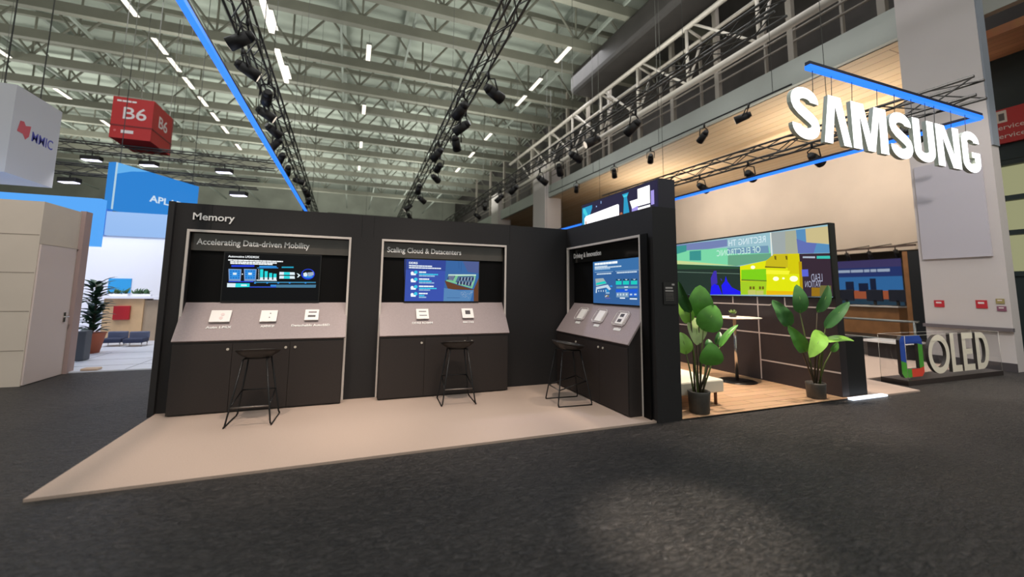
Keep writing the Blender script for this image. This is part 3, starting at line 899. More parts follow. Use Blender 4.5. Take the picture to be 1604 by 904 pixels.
sh += [(YEL, P_(678, 445, 930, 390, 985, 350, 1000, 328, 1250, 320, 1285, 720, 685, 720)), (E('led_olive', '#c8b814', 1.0), P_(930, 395, 1000, 330, 1140, 325, 1140, 460, 920, 460)), (E('led_gold', '#d4ca00', 1.0), P_(1140, 325, 1250, 322, 1260, 520, 1140, 520)), (E('led_lime', '#7ed010', 1.0), P_(690, 480, 930, 470, 935, 590, 690, 578)), (E('led_moss', '#6f8a20', .9), P_(690, 570, 935, 580, 935, 592, 690, 585)), (E('led_yellow_green', '#a4cc20', 1.0), P_(685, 590, 935, 592, 930, 720, 685, 720)), (E('led_bright_lemon', '#f0f030', 1.05), P_(930, 480, 1160, 490, 1150, 525, 930, 520)), (E('led_amber', '#e8b800', 1.0), P_(935, 680, 1280, 690, 1282, 722, 935, 722)), (E('led_dark_bar', '#7a6c10', .8), P_(920, 445, 1120, 455, 1120, 465, 920, 458))]
for x, y, r_ in ((803, 455, .03), (1025, 566, .035), (1198, 566, .045), (1098, 562, .015)): c = Z(x, y); sh.append((E('led_lamp', '#fffcc0', 1.5), disc(c[0], c[1], r_ * 1.5, r_, 14)))
for x in (1020, 1128): sh.append((E('led_dark_bar', '#7a6c10', .8), P_(x - 12, 345, x + 8, 345, x + 10, 385, x - 6, 380)))
for x in (770, 800, 862, 890): sh.append((E('led_dark_bar', '#7a6c10', .8), P_(x, 640, x + 20, 640, x + 20, 668, x, 668)))
sh += [(E('led_pale_box', '#c8c868', .95), P_(755, 675, 830, 675, 830, 720, 755, 720)), (E('led_pale_box', '#c8c868', .95), P_(835, 680, 905, 680, 905, 722, 835, 722))]
sh += [(E('led_grey_sky', '#aab4b4', .85), P_(975, 120, 1225, 95, 1240, 322, 1000, 328)), (E('led_line', '#e4e8e0', 1.0), P_(968, 120, 980, 120, 992, 345, 980, 345)), (E('led_beige_haze', '#b4b8a0', .85), P_(1115, 110, 1215, 100, 1240, 322, 1120, 322))]
sh += [(E('led_azure', '#5a94c4', .9), P_(1220, 95, 1310, 85, 1325, 210, 1540, 235, 1545, 315, 1240, 322)), (E('led_indigo', '#6878c0', .85), P_(1225, 180, 1325, 215, 1420, 225, 1390, 320, 1240, 322)), (E('led_sand', '#d4c490', .9), P_(1310, 84, 1600, 50, 1600, 235, 1320, 215))]
sh += [(E('led_aubergine', '#3c2c3a', .8), P_(1250, 325, 1700, 315, 1700, 740, 1285, 740)), (E('led_white_bar', '#b4c0d0', .9), P_(1285, 350, 1405, 350, 1405, 368, 1285, 366)), (E('led_turquoise_bar', '#3cc4b4', .95), P_(1420, 346, 1700, 342, 1700, 372, 1420, 372)), (E('led_ochre', '#9c7418', .9), P_(1370, 650, 1450, 652, 1450, 735, 1370, 735)), (E('led_khaki', '#7a7440', .8), P_(1450, 630, 1560, 632, 1560, 738, 1450, 735)), (E('led_amber_strip', '#c0a000', .9), P_(1245, 400, 1275, 400, 1290, 725, 1262, 725))]
c = Z(1308, 510); sh.append((E('led_sign_blue', '#5a64d0', 1.0), rect(c[0] - .05, c[1] - .055, c[0] + .05, c[1] + .055)))
sh = [(m_, clip(p_, -1.6, 1.42, 3.69, 2.505)) for m_, p_ in sh]; sh = [q_ for q_ in sh if len(q_[1]) > 2]
scr = art('screen', None, FB, sh, .00006, .0058); under(scr, vw)
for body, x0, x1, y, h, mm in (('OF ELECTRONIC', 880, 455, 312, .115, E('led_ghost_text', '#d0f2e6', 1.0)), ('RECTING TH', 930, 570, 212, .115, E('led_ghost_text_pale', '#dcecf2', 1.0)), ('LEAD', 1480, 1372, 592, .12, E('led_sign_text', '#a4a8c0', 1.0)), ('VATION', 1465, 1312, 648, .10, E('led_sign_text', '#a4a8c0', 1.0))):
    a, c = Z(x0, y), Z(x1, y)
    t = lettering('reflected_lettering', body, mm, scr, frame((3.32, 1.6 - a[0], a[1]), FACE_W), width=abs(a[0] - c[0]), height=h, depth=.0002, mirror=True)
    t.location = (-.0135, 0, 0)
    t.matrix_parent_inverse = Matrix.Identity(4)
b = MB(); b.box(3.30, 3.325, -2.11, 3.2, 2.505, 2.53); b.box(3.30, 3.325, -2.11, -2.09, 1.405, 2.505); b.box(3.30, 3.325, -2.11, 3.2, 1.405, 1.42)
under(b.build('screen_bezel', mat('screen_bezel', '#191919', .3)), vw)
o = MB().box(3.36, 4.15, -2.22, -2.14, FLOOR, .004).build('floor_light_strip', emit('floor_strip_glow', '#e8f2ff', 1.6))
tag(o, 'white glowing strip on the floor at the foot of the lounge wall end', 'light')

# ------------------------------------------------------------------ lounge furniture
CREAM = mat('cream_leatherette', '#ded6c4', .5)
bn = empty('bench', (1.0, -1.5, 0)); tag(bn, 'low cream upholstered bench with metal legs behind the nearer potted plant', 'bench')
bm = MB(); bm.box(.42, 1.335, -1.88, -.98, .17, .335)
under(bm.build('seat', CREAM, None, .02), bn)
for x, y in ((.52, -1.80), (1.262, -1.80), (.52, -1.08), (1.262, -1.08)):
    under(MB().tube([(x, y, 0), (x, y, .172)], .02, 10).build('leg', mat('bronze_leg', '#6e5040', .3, metal=.8)), bn)

tb = empty('bar_table', (2.80, -.80, 0)); tag(tb, 'tall round white bar table on a chrome pole before the black wall', 'table')
MB().lathe([(.0001, 0), (.30, 0), (.30, .008), (.05, .02), (.0001, .02)]).build('base', mat('dark_steel_base', '#26221f', .3, metal=.6), tb)
MB().tube([(0, 0, .015), (0, 0, 1.03)], .026, 18).build('pole', CHROME, tb)
MB().lathe([(.0001, 1.025), (.10, 1.025), (.40, 1.045), (.415, 1.055), (.40, 1.063), (.0001, 1.063)], (0, 0, 0), 48).build('tabletop', mat('white_tabletop', '#ddd0c4', .4), tb)


def leaf(b, base, tip, width, facing, sag=.06, fold=.25, wave=.0, point=1.0, n=12):
    base, tip = V(base), V(tip); ax = tip - base; L = ax.length; ax.normalize()
    f = V(facing); f = (f - ax * f.dot(ax)).normalized(); sd = ax.cross(f).normalized()
    vs = []; cols = 7
    for i in range(n + 1):
        t = i / n
        w = width * .5 * (math.sin(math.pi * min(1, t ** .72 * .97 + .015)) ** .62) * (1 - .10 * t * point)
        if t > .985: w *= .25
        c = base + ax * (L * t) + f * (sag * math.sin(math.pi * t))
        for j in range(cols):
            u = (j / (cols - 1) - .5) * 2
            dz = fold * abs(u) * w + wave * math.sin(t * 14 + u * 2) * abs(u)
            vs.append(c + sd * (w * u) + f * dz)
    fs = [(i * cols + j, i * cols + j + 1, (i + 1) * cols + j + 1, (i + 1) * cols + j) for i in range(n) for j in range(cols - 1)]
    b.add(vs, fs, True)


def leaf_mat(name, c, vein):
    if name in _M: return _M[name]
    m = mat(name, c, .38, noise=.16, scale=9)
    nt = m.node_tree; bs = nt.nodes['Principled BSDF']
    return m


LG = {'mid': leaf_mat('leaf_mid_green', '#5c9c3c', 0), 'deep': leaf_mat('leaf_deep_green', '#3f7438', 0), 'light': leaf_mat('leaf_light_green', '#8abf4c', 0), 'pale': leaf_mat('leaf_pale_underside', '#b8cc8c', 0)}
RIB = mat('leaf_midrib', '#7da050', .5); STEM = mat('plant_stem', '#5c6a34', .6); STEMD = mat('plant_stem_brown', '#4a4030', .6)
POT = mat('dark_grey_pot', '#4b4742', .6, noise=.08, scale=30); SOIL = mat('potting_soil', '#2c241e', .95, noise=.3, scale=60)


def potted(name, label, cx, cy, r1, r0, h, leaves, zoom, y0, stem_top):
    root = empty(name, (cx, cy, 0)); tag(root, label, 'plant', 'potted plants on the lounge floor')
    MB().lathe([(.0001, 0), (r0, 0), (r0 + .01, .01), (r1 * .97, h * .85), (r1, h - .01), (r1 - .006, h), (r1 - .018, h - .004), (r1 - .025, h - .04)], (0, 0, 0), 36).build('pot', POT, root)
    MB().lathe([(.0001, h - .03), (r1 - .02, h - .035)], (0, 0, 0), 24).build('soil', SOIL, root)
    O = V((cx, cy, 0))
    for i, (bx, by, tx, ty, wd, mt, off0, off1, face, sx, kw) in enumerate(leaves):
        B = on('y', y0 + off0, *zoom(bx, by)); Tp = on('y', y0 + off1, *zoom(tx, ty))
        wm = (1.2 if zoom is z1 else 1.02) * wd * (Tp - _OUT).dot(_fw) / F_PX
        b = MB(); leaf(b, B - O, Tp - O, wm, face, **kw)
        lf = b.build('leaf', LG[mt], root)
        ax = (Tp - B); b = MB().tube([B - O, B - O + ax * .5 + V(face).normalized() * (kw.get('sag', .06) + .004), Tp - O - ax * .05], [.006, .004, .0015], 6)
        b.build('midrib', RIB, lf)
        s0 = V((sx, (i % 3 - 1) * .03, h - .04)); mid = s0.lerp(B - O, .55) + V((0, 0, .05))
        if (B - O).z > h: MB().tube([s0, mid, B - O], [.012, .010, .006], 7).build('stem', STEM if i % 2 else STEMD, root)
    return root


z1 = lambda x, y: (1055 + x / 6.458, 430 + y / 6.457)
CAMW = (-.55, -.83, .1)
potted('potted_plant', 'broad-leaved plant in a dark grey pot beside the tall black partition',   .765, -2.02, .134, .108, .262, [
    (255, 432, 268, 108, 33, 'mid', .03, .0, (-.5, -.8, .25), 0, dict(sag=.05, fold=.12)),
    (300, 566, 425, 312, 34, 'mid', -.06, -.12, (-.3, -.9, .35), .02, dict(sag=.05, fold=.1)),
    (172, 385, 52, 70, 15, 'deep', .05, .1, (-.9, -.4, .2), -.03, dict(sag=.05, fold=.5)),
    (166, 490, 40, 275, 20, 'light', .08, .16, (-.4, -.8, .3), -.04, dict(sag=.04, fold=.2)),
    (215, 440, 235, 715, 27, 'pale', .10, .02, (-.4, -.9, .1), .0, dict(sag=.03, fold=.3)),
    (128, 806, 70, 585, 20, 'light', .02, .10, (-.5, -.8, .3), -.05, dict(sag=.04, fold=.2)),
    (355, 920, 385, 690, 32, 'mid', -.08, -.14, (-.3, -.8, .5), .03, dict(sag=.04, fold=.1)),
    (468, 735, 655, 508, 9, 'mid', -.02, -.05, (-.8, -.4, .6), .05, dict(sag=.04, fold=.4)),
    (430, 710, 466, 580, 9, 'deep', .05, .08, (-.5, -.8, .1), .04, dict(sag=.03, fold=.4)),
    (350, 760, 352, 655, 11, 'deep', .05, .08, (-.5, -.8, .1), .04, dict(sag=.03, fold=.4)),
], z1, -2.02, 0)
z3 = lambda x, y: (1200 + x / 4.307, 430 + y / 4.305)
potted('potted_plant', 'broad-leaved plant in a dark grey pot at the outer end of the lounge wall', 2.93, -2.0, .128, .106, .215, [
    (160, 350, 42, 172, 22, 'deep', .0, .1, (-.7, -.5, .5), -.05, dict(sag=.06, fold=.3, wave=.012)),
    (228, 260, 205, 68, 23, 'deep', .05, .08, (-.5, -.8, .2), -.02, dict(sag=.05, fold=.15)),
    (345, 255, 420, 72, 17, 'deep', -.10, -.14, (-.3, -.9, .2), .02, dict(sag=.05, fold=.3)),
    (398, 362, 562, 185, 17, 'deep', -.16, -.30, (-.4, -.7, .6), .05, dict(sag=.06, fold=.25)),
    (372, 385, 292, 560, 26, 'light', -.10, -.16, (-.3, -.8, .5), .02, dict(sag=.06, fold=.12)),
    (392, 452, 594, 448, 13, 'light', -.16, -.28, (-.3, -.6, .8), .05, dict(sag=.05, fold=.2)),
    (262, 525, 148, 345, 21, 'mid', -.03, .0, (-.7, -.6, .3), -.04, dict(sag=.05, fold=.35, wave=.01)),
    (440, 520, 484, 458, 10, 'mid', -.10, -.14, (-.4, -.8, .2), .06, dict(sag=.02, fold=.2)),
], z3, -2.02, 0)
# succulent on the bar table
sc = empty('succulent', (2.70, -.86, 1.063)); tag(sc, 'small green succulent in a dark glass pot on the white bar table', 'plant')
MB().lathe([(.0001, 0), (.055, 0), (.06, .06), (.054, .06), (.0001, .05)], (0, 0, 0), 20).build('pot', mat('dark_glass_pot', '#2a221e', .15), sc)
b = MB()
for i in range(16):
    a = i * 2.4; e = .35 + .9 * (i / 16)
    d = V((math.cos(a) * math.cos(e), math.sin(a) * math.cos(e), math.sin(e)))
    leaf(b, (0, 0, .05), V((0, 0, .055)) + d * .085, .03, V((0, 0, 1)) + d * -.2, sag=-.008, fold=.2, n=6)
b.build('leaves', mat('succulent_green', '#8ca860', .5, noise=.15, scale=30), sc)

# ------------------------------------------------------------------ the letter display on its plinth
ol = empty('letter_plinth', (6.8, -1.72, FLOOR)); tag(ol, 'black plinth with letters OLED and a blue, green and red square emblem', 'display')
b = MB().box(5.29, 8.30, -1.92, -1.53, FLOOR, .062)
under(b.build('plinth', mat('plinth_black', '#2c2625', .3), None, .004), ol)
CREAML = mat('cream_letter_face', '#e3dccb', .5); LSIDE = mat('dark_letter_side', '#2b2624', .5)
FO = frame((0, -1.79, .062), FACE_S)


def stroke_letter(name, loops, parent, face, side, fr, depth, a0=0.0):
    """loops: list of (outer, hole or None) outlines; front face, walls"""
    root_b = MB()
    O, X, Y, N = fr
    for outer, hole in loops:
        if hole:
            n = len(outer)
            vs = [O + X * p[0] + Y * p[1] + N * h for h in (a0 + depth, a0) for q in (outer, hole) for p in q]
            f, s_ = [], []
            for i in range(n):
                j = (i + 1) % n
                f.append((i, j, n + j, n + i)); s_.append((i, 2 * n + i, 2 * n + j, j)); s_.append((n + i, n + j, 3 * n + j, 3 * n + i))
            root_b.use(face).add(vs, f); root_b.use(side).add(vs, s_)
        else:
            n = len(outer)
            a2 = sum(outer[i][0] * outer[(i + 1) % n][1] - outer[(i + 1) % n][0] * outer[i][1] for i in range(n))
            q = outer if a2 > 0 else outer[::-1]
            vs = [O + X * p[0] + Y * p[1] + N * h for h in (a0 + depth, a0) for p in q]
            root_b.use(face).add(vs, [tuple(range(n))])
            root_b.use(side).add(vs, [(n + i, n + (i + 1) % n, (i + 1) % n, i) for i in range(n)] + [tuple(range(2 * n - 1, n - 1, -1))])
    return root_b.build(name, None, parent)


def ring(cx, cy, rx, ry, t, n=40, e=2.0):
    def sup(a, b3): return [(cx + a * math.copysign(abs(math.cos(k * 2 * math.pi / n)) ** (2 / e), math.cos(k * 2 * math.pi / n)), cy + b3 * math.copysign(abs(math.sin(k * 2 * math.pi / n)) ** (2 / e), math.sin(k * 2 * math.pi / n))) for k in range(n)]
    return (sup(rx, ry), sup(rx - t[0], ry - t[1]))


LH = .68; ZB = .045
under(stroke_letter('letter', [ring(6.425, ZB + .33, .325, .335, (.105, .105))], None, CREAML, LSIDE, FO, .05), ol)
under(stroke_letter('letter', [([(6.80, ZB), (7.12, ZB), (7.12, ZB + .11), (6.92, ZB + .11), (6.92, ZB + LH), (6.80, ZB + LH)], None)], None, CREAML, LSIDE, FO, .05), ol)
under(stroke_letter('letter', [([(7.18, ZB), (7.55, ZB), (7.55, ZB + .11), (7.30, ZB + .11), (7.30, ZB + .29), (7.50, ZB + .29), (7.50, ZB + .39), (7.30, ZB + .39), (7.30, ZB + .57), (7.55, ZB + .57), (7.55, ZB + LH), (7.18, ZB + LH)], None)], None, CREAML, LSIDE, FO, .05), ol)
def dshape(x0, x1, z0, z1, n=20):
    zc, rz, rx = (z0 + z1) / 2, (z1 - z0) / 2, (x1 - x0) * .62
    pts = [(x0, z0), (x1 - rx, z0)] + [(x1 - rx + rx * math.cos(-math.pi / 2 + math.pi * k / n), zc + rz * math.sin(-math.pi / 2 + math.pi * k / n)) for k in range(1, n)] + [(x1 - rx, z1), (x0, z1)]
    return pts
under(stroke_letter('letter', [(dshape(7.64, 8.08, ZB, ZB + LH), dshape(7.76, 7.955, ZB + .11, ZB + LH - .11))], None, CREAML, LSIDE, FO, .05), ol)
EB, EG, ER = mat('emblem_blue', '#2b4ba0', .4), mat('emblem_green', '#4a9a35', .4), mat('emblem_red', '#d8432f', .4)
x0, x1, z0, z1, t = 5.30, 5.94, .03, .715, .15
o = under(stroke_letter('emblem_blue_side', [([(x0, z0 + .28), (x0, z1 - .07), (x0 + .07, z1), (x1 - .07, z1), (x1, z1 - .07), (x1, z1 - .16), (x1 - .13, z1 - .135), (x0 + t, z1 - .135), (x0 + t, z0 + .24)], None)], None, EB, LSIDE, FO, .05), ol); o['label'] = 'blue upper side of the square emblem'
o = under(stroke_letter('emblem_green_side', [([(x0, z0 + .28), (x0, z0 + .07), (x0 + .07, z0), (x0 + .28, z0), (x0 + .28, z0 + .135), (x0 + t, z0 + .135), (x0 + t, z0 + .24)], None), ([(x1 - .13, z1 - .135), (x1, z1 - .16), (x1, z0 + .16), (x1 - .13, z0 + .135)], None)], None, EG, LSIDE, FO, .05), ol); o['label'] = 'green sides of the square emblem'
o = under(stroke_letter('emblem_red_side', [([(x0 + .28, z0), (x1 - .07, z0), (x1, z0 + .07), (x1, z0 + .16), (x1 - .13, z0 + .135), (x0 + .28, z0 + .135)], None)], None, ER, LSIDE, FO, .05), ol); o['label'] = 'red lower side of the square emblem'
b = MB(); a, c, y0, y1, zt = 5.30, 8.28, -1.915, -1.535, .79
b.box(a, c, y0, y0 + .006, .062, zt); b.box(a, c, y1 - .006, y1, .062, zt); b.box(a, a + .006, y0 + .007, y1 - .007, .062, zt); b.box(c - .006, c, y0 + .007, y1 - .007, .062, zt)
cs = under(b.build('clear_case', ACRY), ol)
b = MB()
for x in (a, c):
    for y in (y0, y1): b.tube([(x, y, .062), (x, y, zt)], .003, 5)
for y in (y0, y1): b.tube([(a, y, zt), (c, y, zt)], .003, 5)
for x in (a, c): b.tube([(x, y0, zt), (x, y1, zt)], .003, 5)
e = under(b.build('case_edge', mat('acrylic_glint', '#b4b0a8', .2)), ol)

# ------------------------------------------------------------------ hanging blue light frame and the big sign
def bar_led(name, label, pts, drops):
    root = empty(name, pts[0]); tag(root, label, 'light', 'hanging blue light lines')
    O = V(pts[0])
    b = MB()
    for p, q in zip(pts[:-1], pts[1:]):
        d = (V(q) - V(p)).normalized(); s_ = d.cross(V((0, 0, 1))) * .035
        p, q = V(p) - O, V(q) - O
        b.add([p - s_, p + s_, q + s_, q - s_, p - s_ + V((0, 0, .05)), p + s_ + V((0, 0, .05)), q + s_ + V((0, 0, .05)), q - s_ + V((0, 0, .05))],
              [(0, 3, 2, 1), (4, 5, 6, 7), (0, 1, 5, 4), (1, 2, 6, 5), (2, 3, 7, 6), (3, 0, 4, 7)])
    b.build('light_bar', BLUELED, root)
    b = MB()
    for p, q in zip(pts[:-1], pts[1:]):
        d = (V(q) - V(p)).normalized(); s_ = d.cross(V((0, 0, 1))) * .03
        p, q = V(p) - O + V((0, 0, .05)), V(q) - O + V((0, 0, .05))
        b.add([p - s_, p + s_, q + s_, q - s_, p - s_ + V((0, 0, .045)), p + s_ + V((0, 0, .045)), q + s_ + V((0, 0, .045)), q - s_ + V((0, 0, .045))],
              [(0, 3, 2, 1), (4, 5, 6, 7), (0, 1, 5, 4), (1, 2, 6, 5), (2, 3, 7, 6), (3, 0, 4, 7)])
    b.build('housing', mat('led_housing', '#20243a', .5), root)
    for x, y, z in drops: MB().tube([V((x, y, z + .06)) - O, V((x, y, 12.94)) - O], .006, 5).build('suspension_cable', CABLE, root)
    return root


HZ = 4.2
bar_led('light_line', 'long blue light line hanging above the left end of the booth', [(-5.01, -2.95, HZ), (-4.93, 13.0, HZ)], [(-5.0, 2, HZ), (-4.96, 7.6, HZ), (-4.94, 12.4, HZ)])
bar_led('light_line', 'blue light line with a corner hanging above the big white sign', [(1.75, -2.955, HZ), (5.73, -2.94, HZ), (5.42, 12.0, HZ)], [(5.6, 7.6, HZ), (5.44, 10.4, HZ), (5.42, 12.0, HZ)])

sg = empty('letter_sign', (3.4, -2.95, 3.3)); tag(sg, 'glowing white capital letter sign hanging under the blue light line', 'sign')
SF = frame((0, -2.92, 3.30), FACE_S); HS = .62
SGS = mat('sign_letter_side', '#c4ccc0', .5)


def ribbon(path, widths):
    """outline of a thick stroke along path (list of 2-D points)"""
    L, Rr = [], []
    for i, p in enumerate(path):
        a = path[max(0, i - 1)]; c = path[min(len(path) - 1, i + 1)]
        dx, dy = c[0] - a[0], c[1] - a[1]; l = math.hypot(dx, dy) or 1
        w = widths[i] if isinstance(widths, list) else widths
        L.append((p[0] - dy / l * w[0] / 2, p[1] + dx / l * w[1] / 2)); Rr.append((p[0] + dy / l * w[0] / 2, p[1] - dx / l * w[1] / 2))
    return L, Rr


def stroke_mesh(name, strips, polys, depth):
    b = MB(); O, X, Y, N = SF
    for L, Rr in strips:
        n = len(L)
        vs = [O + X * p[0] + Y * p[1] + N * h for h in (depth, 0) for q in (L, Rr) for p in q]
        f = [(i, n + i, n + i + 1, i + 1) for i in range(n - 1)]
        s_ = [(i, i + 1, 2 * n + i + 1, 2 * n + i) for i in range(n - 1)] + [(n + i, 3 * n + i, 3 * n + i + 1, n + i + 1) for i in range(n - 1)] + [(0, 2 * n, 3 * n, n), (n - 1, 2 * n - 1, 4 * n - 1, 3 * n - 1)]
        b.use(SIGNLED).add(vs, f); b.use(SGS).add(vs, s_)
    for pts in polys:
        n = len(pts); a2 = sum(pts[i][0] * pts[(i + 1) % n][1] - pts[(i + 1) % n][0] * pts[i][1] for i in range(n))
        q = pts if a2 > 0 else pts[::-1]
        vs = [O + X * p[0] + Y * p[1] + N * h for h in (depth, 0) for p in q]
        b.use(SIGNLED).add(vs, [tuple(range(n))]); b.use(SGS).add(vs, [(n + i, n + (i + 1) % n, (i + 1) % n, i) for i in range(n)])
    return under(b.build(name, None), sg)


def arc(cx, cy, rx, ry, a0, a1, n=12): return [(cx + rx * math.cos(math.radians(a0 + (a1 - a0) * k / n)), cy + ry * math.sin(math.radians(a0 + (a1 - a0) * k / n))) for k in range(n + 1)]


def fit(pts, x0, x1): return [(x0 + p[0] * (x1 - x0), p[1] * HS) for p in pts]


def letter_S(x0, x1):
    c = arc(.5, .755, .345, .155, -8, 180, 16) + [(.155, .70), (.19, .64), (.32, .56), (.5, .49), (.68, .42), (.81, .35), (.845, .28)] + arc(.5, .245, .345, .155, 0, -188, 16)[1:]
    c = fit(c, x0, x1); w = (x1 - x0) * .315
    stroke_mesh('letter', [ribbon(c, (w, w * .92))], [], .05)


def letter_U(x0, x1):
    c = [(.165, 1), (.165, .30)] + arc(.5, .27, .335, .155, 180, 360, 16) + [(.835, .30), (.835, 1)]
    w = (x1 - x0) * .33
    stroke_mesh('letter', [ribbon(fit(c, x0, x1), (w, w * .78))], [], .05)


def letter_G(x0, x1):
    c = arc(.5, .755, .335, .155, -6, 180, 16) + [(.165, .5)] + arc(.5, .245, .335, .155, 180, 360, 16) + [(.835, .48)]
    w = (x1 - x0) * .33
    stroke_mesh('letter', [ribbon(fit(c, x0, x1), (w, w * .78))], [fit(rect(.52, .36, .99, .50), x0, x1)], .05)


def letter_A(x0, x1):
    stroke_mesh('letter', [], [fit([(0, 0), (.30, 0), (.47, .80), (.72, 0), (1, 0), (.70, 1), (.24, 1)], x0, x1)], .05)


def letter_M(x0, x1):
    stroke_mesh('letter', [], [fit([(0.02, 0), (.25, 0), (.235, .74), (.40, 0), (.60, 0), (.765, .74), (.75, 0), (.98, 0), (.98, 1), (.645, 1), (.50, .34), (.355, 1), (.02, 1)], x0, x1)], .05)


def letter_N(x0, x1):
    stroke_mesh('letter', [], [fit([(0, 0), (.29, 0), (.275, .70), (.62, 0), (1, 0), (1, 1), (.71, 1), (.725, .30), (.38, 1), (0, 1)], x0, x1)], .05)


letter_S(1.395, 1.872); letter_A(1.945, 2.455); letter_M(2.48, 3.236); letter_S(3.282, 3.771); letter_U(3.809, 4.315); letter_N(4.366, 4.965); letter_G(5.02, 5.513)
for x in (1.85, 2.2, 2.6, 3.12, 3.5, 3.89, 4.22, 4.45, 4.88, 5.27): under(MB().tube([(x, -2.93, 3.9), (x, -2.945, 4.2)], .004, 5).build('suspension_wire', CABLE), sg)


# ------------------------------------------------------------------ overhead: lighting trusses, spotlights, ceiling lamps
def light_truss(label, p, q, w=.34, mt=DARKTRUSS, step=.7, hang=True):
    p, q = V(p), V(q); L = (q - p).length; d = (q - p).normalized(); sd = d.cross(V((0, 0, 1))) * (w / 2); up = V((0, 0, w / 2))
    o = empty('lighting_truss', p); tag(o, label, 'truss', 'lighting trusses')
    b = MB(); cs_ = [sd + up, sd - up, -sd - up, -sd + up]
    for c in cs_: b.tube([c, d * L + c], .028, 6)
    n = int(L / step)
    for i in range(n):
        a, e2 = d * (i * step), d * ((i + 1) * step)
        for k in range(4):
            c0, c1 = cs_[k], cs_[(k + 1) % 4]
            b.tube([a + (c0 if i % 2 else c1), e2 + (c1 if i % 2 else c0)], .014, 5, False)
    b.build('lattice', mt, o)
    if hang:
        t = 2.5
        while t < L: MB().tube([d * t + up, V((d.x * t, d.y * t, 12.94 - p.z))], .008, 5).build('suspension_cable', CABLE, o); t += 5.5
    return o


light_truss('dark lighting truss hung lengthwise above the left kiosk, next to the blue line', (-5.62, -1.0, 7), (-6.0, 30, 7))
light_truss('dark lighting truss hung lengthwise above the middle of the booth', (-.70, -1.0, 7), (.1, 28, 7))
light_truss('dark lighting truss hung lengthwise above the lounge screen', (4.15, -1.0, 7), (3.9, 28, 7))
light_truss('dark lighting truss hung crosswise far over the hall beyond the booth', (-5, 25.2, 6.5), (9, 25.2, 6.5))
light_truss('dark lighting truss hung crosswise over the white stand beyond the booth', (-18, 14, 6.7), (-6.6, 14, 6.7))
light_truss('dark lighting truss hung crosswise, lower one over the white stand', (-18, 13, 5.6), (-7, 13, 5.6))
light_truss('black lighting truss running under the gallery soffit behind the big sign', (6.8, -2.6, 5.1), (6.8, 9, 5.4))


def spotlight_proto():
    r = empty('spotlight')
    b = MB().tube([(0, -.02, -.24), (0, .20, -.36)], [.075, .085], 14); b.tube([(0, -.02, -.24), (0, -.08, -.205)], [.075, .05], 14)
    b.build('lamp_body', SPOTBLK, r)
    b = MB().tube([(0, .198, -.359), (0, .203, -.3615)], .07, 14)
    b.build('lens', emit('spot_lens_glow', '#fff0dc', .9), r)
    b = MB().tube([(0, 0, .01), (0, 0, -.09)], .022, 8); b.tube([(-.1, .05, -.28), (-.1, .02, -.12), (0, 0, -.085), (.1, .02, -.12), (.1, .05, -.28)], .012, 6)
    b.build('yoke', SPOTBLK, r)
    return r


proto = spotlight_proto(); first = [True]


def put_spot(x, y, z, rz, label, group, sc=1.0):
    o = proto if first[0] else copy_tree(proto); first[0] = False
    o.location = (x, y, z); o.rotation_euler = (R.uniform(-.25, .35), 0, rz); o.scale = (sc,) * 3
    tag(o, label, 'spotlight', group)


for y in (3.0, 4.3, 5.6, 6.9, 8.2, 9.6, 11.2, 13, 15, 17.2, 19.5, 22): put_spot(-5.635 - .0123 * y + .17 * R.choice((-1, 1)), y, 6.795, R.uniform(-1.5, 1.5), 'black spotlight clamped under the truss beside the blue line', 'spotlights on the left truss', 1.6)
for y in (3.2, 4.4, 5.6, 7.0, 8.4, 10.0, 11.8, 14, 16.4, 19, 22): put_spot(-.672 + .0276 * y + .17 * R.choice((-1, 1)), y, 6.795, R.uniform(-1.5, 1.5), 'black spotlight clamped under the truss above the middle of the booth', 'spotlights on the middle truss', 1.7)
for y in (3.6, 5.2, 6.8, 8.4, 10.2, 12.2, 14.4, 17, 20): put_spot(4.141 - .0086 * y + .17 * R.choice((-1, 1)), y, 6.795, R.uniform(-1.5, 1.5), 'black spotlight clamped under the truss above the lounge screen', 'spotlights on the right truss', 1.7)
for x in (-4, -2.4, -.8, .8, 2.4, 4.0, 5.6, 7.2): put_spot(x, 25.03, 6.305, R.uniform(-.6, .6), 'black spotlight under the far crosswise truss', 'spotlights on the far truss', 1.6)
for y in (-1.6, .2, 1.9, 3.6, 5.4, 7.2): put_spot(6.63, y, 4.905 + .0259 * (y + 2.6), R.uniform(-1.8, -1.2), 'black spotlight on the truss under the gallery soffit', 'spotlights under the gallery', 1.3)
lb = empty('lighting_bar', (6.6, 1, 6)); tag(lb, 'thin black lighting bar with spotlights hung before the pale gallery fascia', 'truss')
g0, g1 = on('x', 6.6, 1240, 132), on('x', 6.6, 860, 302)
gz = lambda y: g0.z + (g1.z - g0.z) * (y - g0.y) / (g1.y - g0.y)
under(MB().tube([(6.6, g0.y, g0.z), (6.6, g1.y, g1.z)], .025, 8).build('bar', SPOTBLK), lb)
y = g0.y + .5
while y < g1.y: under(MB().tube([(6.6, y, gz(y)), (6.6, y, 12.94)], .008, 5).build('suspension_cable', CABLE), lb); y += 4.3
for px, py in ((1173, 164), (1103, 195), (1019, 231), (962, 257), (903, 283)):
    p = on('x', 6.6, px, py); put_spot(6.6, p.y, gz(p.y) - .02, R.uniform(-.8, .8), 'black spotlight hanging from the thin bar before the gallery fascia', 'spotlights on the thin bar', 1.3)
